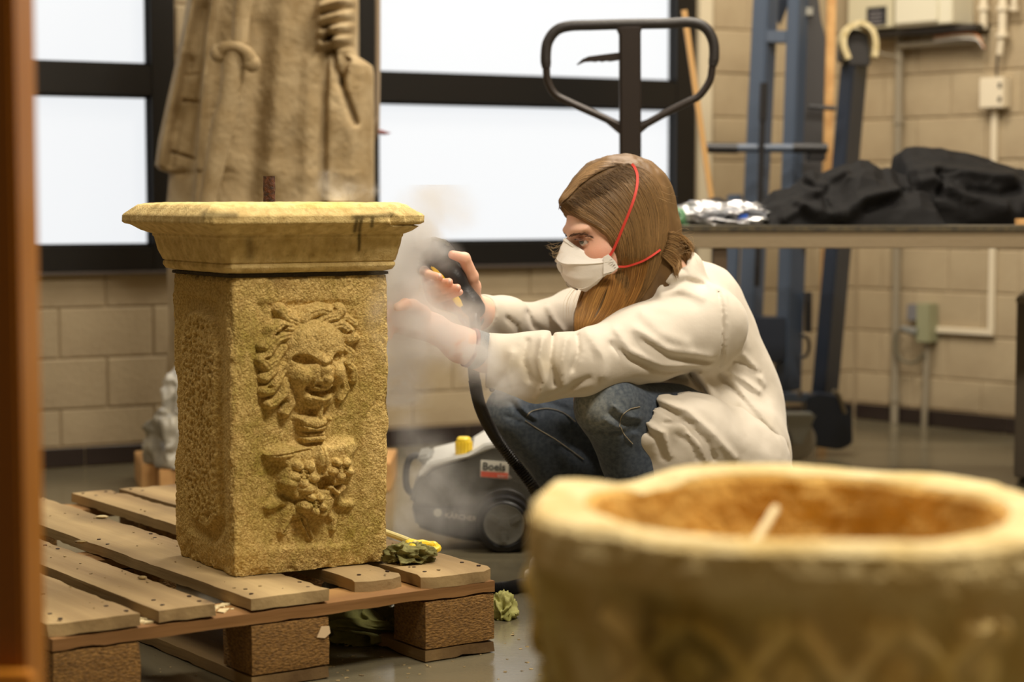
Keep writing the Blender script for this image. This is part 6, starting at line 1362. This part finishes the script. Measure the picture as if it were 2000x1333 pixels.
# foot with caster
ft = [(1578, 776), (1600, 770), (1640, 776), (1664, 800), (1666, 868), (1640, 880), (1585, 872), (1572, 830)]
m = MB(); m.prism([K(a, b, BY-.08) for a, b in ft], (0, .10, 0)); m.build('foot', M_dblue, lift, bevel=.005)
m = MB(); m.tube([K(1628, 764, BY-.11), K(1638, 772, BY-.10), K(1650, 808, BY-.095)], .007, 10); m.build('spring_lever', mat('steel_pale', S(150, 140, 120), .35, metal=.6), lift)
m = MB(); m.tube([K(1561, 776, BY-.09), K(1563, 762, BY-.09)], [.008, .005], 10); m.build('bolt', M_steelgrey, lift)
cw = K(1556, 850, BY-.13); cw[2] = .0555
m = MB(); m.lathe([(0, -.018), (.020, -.018), (.036, -.014), (.040, -.018), (.055, -.016), (.055, .016), (.040, .018), (0, .018)], cw, np.array([[.95, .3, 0], [0, 0, 1], [.3, -.95, 0]]).T, 36); m.build('caster_wheel', mat('caster_pale', S(190, 184, 170), .5), lift)
m = MB(); m.prism([cw+np.array(q) for q in ((-.035, -.03, .075), (.05, -.03, .075), (.03, -.03, .03), (.01, -.03, -.008), (-.012, -.03, -.006), (-.03, -.03, .03))], (0, .006, 0)); m.prism([cw+np.array(q) for q in ((-.035, .024, .075), (.05, .024, .075), (.01, .024, -.008), (-.012, .024, -.006))], (0, .006, 0)); m.box(cw+UP*.076, (.085, .07, .008)); m.build('caster_fork', mat('zinc', S(150, 150, 140), .4, metal=.5), lift)
# second leaning beam with webbing loop
leg2 = thing('lift_boom', np.array([K(1625, 800, BY+.1)[0], BY+.1, 0]), 'dark blue lifting boom leaning beside the lift, with a beige webbing loop over its top', 'lifting boom')
LBt, LBb = (1668, 124), (1608, 792)
mast('beam', LBt, LBb, BY+.0, 24, 38, M_dblue, leg2)
m = MB(); hx = [(1640, 118), (1640, 84), (1652, 62), (1668, 56), (1684, 60), (1696, 76), (1700, 104), (1700, 128), (1662, 128)]; m.prism([K(a, b, BY-.0) for a, b in hx], (0, .06, 0)); m.build('head_plate', M_char, leg2, bevel=.003)
wp = smoothpath([K(1655, 116, BY-.02), K(1645, 84, BY-.02), K(1654, 58, BY-.02), K(1678, 46, BY-.02), K(1700, 58, BY-.02), K(1708, 84, BY-.02), K(1706, 112, BY-.02)], 40); m = MB()
P_, T_, N_, B_2 = frames(wp)
for i in range(40):
    t_ = np.cross(T_[i], np.array([0, 1., 0])); t_ /= np.linalg.norm(t_)
    for (u, w) in ((-.008, -.028), (.008, -.028), (.008, .034), (-.008, .034)): m.v.append(tuple(wp[i]+t_*u+np.array([0, w, 0])))
for i in range(39):
    for k in range(4): m.f.append((i*4+k, i*4+(k+1) % 4, i*4+4+(k+1) % 4, i*4+4+k))
m.f += [(0, 1, 2, 3), (156, 159, 158, 157)]; m.build('webbing_loop', mat('webbing', S(216, 202, 160), .85, col2=S(190, 172, 124), nscale=50, stretch=(1, 8, 1)), leg2)
m = MB(); zf = KZ(1623, 826)[1]; m.bar(K(1625, -60, 6.3), np.array([K(1606, 700, 6.3)[0], 6.3, 0.0]), .026, .03, up=(0, 1, 0)); tag(m.build('wood_batten', M_pine, origin=(K(1606, 700, 6.3)[0], 6.3, 0)), 'pale upright wood batten leaning between the blue lift and its boom', 'batten')
m = MB(); a = K(1336, 20, 5.55); b = K(1398, 450, 5.55); dd_ = (b-a)/(b[2]-a[2]); b2 = a+dd_*(0-a[2]); m.bar(a, b2, .015, .018, up=(0, 1, 0)); tag(m.build('wooden_stick', mat('stick', S(196, 154, 96), .6), origin=b2), 'thin tan wooden stick leaning against the window frame behind the truck handle', 'stick')

# ================================================================== ON THE RIGHT WALL
def ws(px): return s2(px)
def wzz(px, py): return wz(px, py, CORN, D2)
def WB(name, px0, px1, zc0, zc1, o0, o1, mt, parent, bev=.003):
    m = MB(); boxw(m, P2, R2, ws(px0), ws(px1), min(zc0, zc1), max(zc0, zc1), o0, o1); return m.build(name, mt, parent, bevel=bev)
M_ebox = mat('enclosure_beige', S(206, 198, 168), .5); M_eb2 = mat('enclosure_cream', S(222, 216, 192), .5); M_pipe = mat('grey_pipe', S(150, 140, 120), .45); M_wpipe = mat('white_conduit', S(226, 214, 188), .5); M_tray = mat('dark_tray', S(60, 54, 46), .5)
zt_ = 1.72
za = wzz(1740, 60); b1 = thing('control_cabinet', P2(ws(1740), za, .08), 'wide beige control cabinet with a small black notice, high on the right wall', 'cabinet')
WB('body', 1692, 1779, za, zt_, .009, .115, M_ebox, b1); lb = WB('notice_plate', 1729.5, 1767, wzz(1748, 54), wzz(1748, 18), .115, .118, mat('notice_black', S(28, 28, 34), .4), b1, 0)
for k in range(4): WB('print_line', 1735, 1757+4*(k % 2), wzz(1746, 27+7*k), wzz(1746, 29.2+7*k), .118, .1186, mat('print_grey', S(140, 136, 138), .5), lb, 0)
zb_ = wzz(1850, 53); b2_ = thing('switch_cabinet', P2(ws(1850), zb_, .08), 'cream switch cabinet next to the beige one, high on the right wall', 'cabinet')
WB('body', 1787, 1897, zb_, zt_, .009, .125, M_eb2, b2_); WB('door', 1790, 1872, zb_+.008, zt_, .125, .135, M_eb2, b2_)
tr_ = thing('cable_tray', P2(ws(1800), za-.02, .05), 'dark cable tray with grey conduit under the two wall cabinets', 'cable tray')
WB('tray', 1716, 1930, za-.006, za-.026, .009, .09, M_tray, tr_)
zz1 = wzz(1850, 85); m = MB(); m.cyl(P2(ws(1768), zz1, .045), P2(ws(1932), zz1, .045), .011, .011, 16); m.build('conduit', M_pipe, tr_)
for k, (c_, dz_) in enumerate((((196, 120, 70), 0), ((210, 196, 170), .008), ((200, 196, 190), .016))):
    m = MB(); m.tube(smoothpath([P2(ws(1840), za-.036-dz_, .06), P2(ws(1890), za-.032-dz_, .07), P2(ws(1925), za-.04-dz_, .07), P2(ws(1937), za-.085, .06)], 20), .0028, 8); m.build('cable', mat('cable_%s' % 'abc'[k], S(*c_), .5), tr_)
m = MB(); m.tube(smoothpath([P2(ws(1722), za-.02, .07), P2(ws(1738), za-.075, .07), P2(ws(1770), za-.09, .06)], 14), .003, 8); m.build('cable', mat('cable_grey', S(150, 140, 120), .5), tr_)
vp = thing('vertical_pipe', P2(ws(1757), 0, .03), 'grey vertical pipe running down the right wall to the floor, left of the sockets', 'pipe')
m = MB(); m.cyl(P2(ws(1762), za-.02, .03), P2(ws(1762), .001, .03), .0135, .0135, 18); m.build('tube', M_pipe, vp)
for z_c in (.075, 1.0, .6): m = MB(); m.cyl(P2(ws(1762), z_c, .03), P2(ws(1762), z_c+.03, .03), .017, .017, 18); m.build('coupling', M_pipe, vp)
# junction box, pipes above it
jbx = thing('junction_box', P2(ws(1950), wzz(1950, 180), .03), 'square cream junction box under the pipes near the right edge', 'junction box')
WB('box', 1925, 1972, wzz(1950, 212), wzz(1950, 152), .009, .05, M_wpipe, jbx)
for yy in (168, 195): WB('knockout', 1962, 1968, wzz(1965, yy+5), wzz(1965, yy-5), .05, .053, mat('knockout', S(70, 60, 46), .6), jbx, .001)
pp_ = thing('wall_pipes', P2(ws(1950), 1.2, .03), 'cluster of beige pipes with couplings at the top right of the wall', 'pipes')
for pxp, z0_, r_ in ((1926, wzz(1926, 58), .012), (1963, wzz(1963, 72), .013), (1985, wzz(1985, 10), .009)):
    m = MB(); m.cyl(P2(ws(pxp), z0_, .035), P2(ws(pxp), 1.72, .035), r_, r_, 16); m.build('tube', M_wpipe, pp_); m = MB(); m.cyl(P2(ws(pxp), wzz(pxp, 22), .035), P2(ws(pxp), wzz(pxp, 12), .035), r_*1.5, r_*1.5, 16); m.build('coupling', M_wpipe, pp_)
m = MB(); m.cyl(P2(ws(1963), wzz(1963, 74), .035), P2(ws(1963), wzz(1963, 66), .035), .02, .02, 16); m.cyl(P2(ws(1958), wzz(1958, 108), .035), P2(ws(1963), wzz(1963, 66), .035), .010, .012, 14); m.build('elbow', M_wpipe, pp_)
m = MB(); m.tube([P2(ws(1954), wzz(1954, 106), .035), P2(ws(1953), wzz(1953, 150), .035)], .0035, 8); m.build('cable', M_blk, pp_)
# conduit loop to the sockets
cd = thing('white_conduit', P2(ws(1940), .6, .01), 'thin white conduit running down from the junction box and left to the socket', 'conduit')
s_a = ws(1944); zt1 = wzz(1944, 214); zb1 = wzz(1944, 650)
m = MB(); boxw(m, P2, R2, s_a-.010, s_a+.010, zb1, zt1, .0075, .022); boxw(m, P2, R2, ws(1838), s_a+.010, zb1-.010, zb1+.010, .0075, .0225); m.build('duct', M_wpipe, cd, bevel=.002)
sk = thing('socket_box', P2(ws(1815), wzz(1815, 630), .03), 'green grey power socket box with grey plug and looping cable on the right wall', 'socket')
WB('box', 1812, 1838, wzz(1825, 668), wzz(1825, 592), .009, .06, mat('socket_green', S(150, 150, 118), .5), sk); WB('switch', 1790, 1812, wzz(1801, 626), wzz(1801, 594), .009, .05, mat('switch_grey', S(120, 118, 120), .5), sk)
m = MB(); m.tube([P2(ws(1815), wzz(1815, 648), .06), P2(ws(1788), wzz(1788, 640), .07)], [.015, .009], 14); m.build('plug', M_gry, sk)
m = MB(); m.tube(smoothpath([P2(ws(1775), wzz(1775, 645), .06), P2(ws(1772), wzz(1772, 675), .06), P2(ws(1784), wzz(1784, 702), .055), P2(ws(1808), wzz(1808, 706), .05), P2(ws(1824), wzz(1824, 690), .045)], 30), .0052, 10); m.build('cable', mat('cable_olive', S(110, 104, 84), .5), sk)
m = MB(); m.cyl(P2(ws(1824), wzz(1824, 668), .028), P2(ws(1820), .001, .028), .011, .011, 14); m.build('riser_pipe', M_pipe, sk)

# ================================================================== STEAM (a real volume)
def steam(name, lo, hi, blobs, label, nsc, dens, thr=.42):
    m = bpy.data.materials.new(name); m.use_nodes = True; nt = m.node_tree; N = nt.nodes; L = nt.links; N.clear()
    out = N.new('ShaderNodeOutputMaterial'); pv = N.new('ShaderNodeVolumePrincipled'); L.new(pv.outputs[0], out.inputs['Volume'])
    pv.inputs['Color'].default_value = (.97, .97, .97, 1); pv.inputs['Anisotropy'].default_value = .5; pv.inputs['Density Attribute'].default_value = ''
    c0 = (np.array(lo)+np.array(hi))/2; tc = N.new('ShaderNodeTexCoord')
    nz = N.new('ShaderNodeTexNoise'); nz.inputs['Scale'].default_value = nsc; nz.inputs['Detail'].default_value = 5; nz.inputs['Distortion'].default_value = 1.2; L.new(tc.outputs['Object'], nz.inputs['Vector'])
    ws_ = N.new('ShaderNodeTexNoise'); ws_.inputs['Scale'].default_value = 5; ws_.inputs['Detail'].default_value = 2; L.new(tc.outputs['Object'], ws_.inputs['Vector'])
    sub = N.new('ShaderNodeVectorMath'); sub.operation = 'MULTIPLY_ADD'; L.new(ws_.outputs['Color'], sub.inputs[0]); sub.inputs[1].default_value = (.09, .09, .09); sub.inputs[2].default_value = (-.045, -.045, -.045)
    wp = N.new('ShaderNodeVectorMath'); wp.operation = 'ADD'; L.new(tc.outputs['Object'], wp.inputs[0]); L.new(sub.outputs[0], wp.inputs[1])
    acc = None
    for (c, r, s) in blobs:
        a = N.new('ShaderNodeVectorMath'); a.operation = 'SUBTRACT'; L.new(wp.outputs[0], a.inputs[0]); a.inputs[1].default_value = tuple(np.array(c)-c0)
        b = N.new('ShaderNodeVectorMath'); b.operation = 'DIVIDE'; L.new(a.outputs[0], b.inputs[0]); b.inputs[1].default_value = tuple(r)
        l = N.new('ShaderNodeVectorMath'); l.operation = 'LENGTH'; L.new(b.outputs[0], l.inputs[0])
        mr = N.new('ShaderNodeMapRange'); mr.interpolation_type = 'SMOOTHSTEP'; L.new(l.outputs['Value'], mr.inputs[0]); mr.inputs[1].default_value = 1; mr.inputs[2].default_value = 0; mr.inputs[3].default_value = 0; mr.inputs[4].default_value = s
        if acc is None: acc = mr.outputs[0]
        else:
            ad = N.new('ShaderNodeMath'); ad.operation = 'MAXIMUM'; L.new(acc, ad.inputs[0]); L.new(mr.outputs[0], ad.inputs[1]); acc = ad.outputs[0]
    nr = N.new('ShaderNodeMapRange'); L.new(nz.outputs[0], nr.inputs[0]); nr.inputs[1].default_value = thr; nr.inputs[2].default_value = thr+.24; nr.inputs[3].default_value = .06; nr.inputs[4].default_value = 1
    mu = N.new('ShaderNodeMath'); mu.operation = 'MULTIPLY'; L.new(acc, mu.inputs[0]); L.new(nr.outputs[0], mu.inputs[1])
    m2 = N.new('ShaderNodeMath'); m2.operation = 'MULTIPLY'; L.new(mu.outputs[0], m2.inputs[0]); m2.inputs[1].default_value = dens; L.new(m2.outputs[0], pv.inputs['Density'])
    mb = MB(); mb.box(c0, np.array(hi)-np.array(lo)); return tag(mb.build(name, m, origin=c0, smooth=False), label, 'steam', kind='stuff')
lo = np.array([K(690, 0, 3.4)[0], 3.12, K(0, 800, 3.4)[2]]); hi = np.array([K(1100, 0, 3.5)[0], 3.74, K(0, 360, 3.4)[2]])
bl = [(K(800, 470, 3.50), (.075, .12, .065), 1.0), (K(775, 560, 3.46), (.060, .14, .10), 1.0), (K(838, 505, 3.48), (.07, .10, .05), .22), (K(800, 640, 3.44), (.085, .14, .10), .8), (K(880, 640, 3.44), (.10, .12, .075), .45),
      (K(935, 680, 3.40), (.055, .08, .075), .65), (K(850, 410, 3.50), (.10, .10, .06), .35), (K(745, 600, 3.30), (.035, .06, .13), .35), (K(790, 740, 3.46), (.08, .14, .09), .45), (K(690+80, 428, 3.40), (.06, .10, .03), .5), (K(980, 740, 3.44), (.08, .10, .06), .28)]
steam('steam_cloud', lo, hi, bl, 'white steam cloud between the stone pedestal and the hands of the woman', 15, 66, .37)
lo = np.array([K(755, 0, 3.8)[0], 3.62, .01]); hi = np.array([K(1010, 0, 3.9)[0], 4.16, K(0, 790, 3.9)[2]])
bl = [(K(840, 950, 3.95), (.09, .16, .14), .8), (K(890, 1010, 3.98), (.12, .15, .07), .9), (K(800, 870, 3.9), (.06, .14, .10), .45), (K(930, 960, 3.9), (.09, .1, .10), .25), (K(800, 1030, 3.95), (.07, .15, .07), .9)]
steam('steam_drift', lo, hi, bl, 'thin drifting steam low in front of the grey steam cleaner', 12, 11, .38)
lo = np.array([K(610, 0, 3.5)[0], 3.3, K(0, 392, 3.5)[2]]); hi = np.array([K(750, 0, 3.5)[0], 3.55, K(0, 310, 3.5)[2]])
bl = [(K(672, 380, 3.45), (.05, .08, .035), 1.0), (K(640, 360, 3.45), (.03, .06, .03), .6), (K(720, 382, 3.45), (.02, .06, .02), .7)]
steam('steam_wisp', lo, hi, bl, 'small wisp of steam rising from the top of the stone cap', 26, 22, .46)
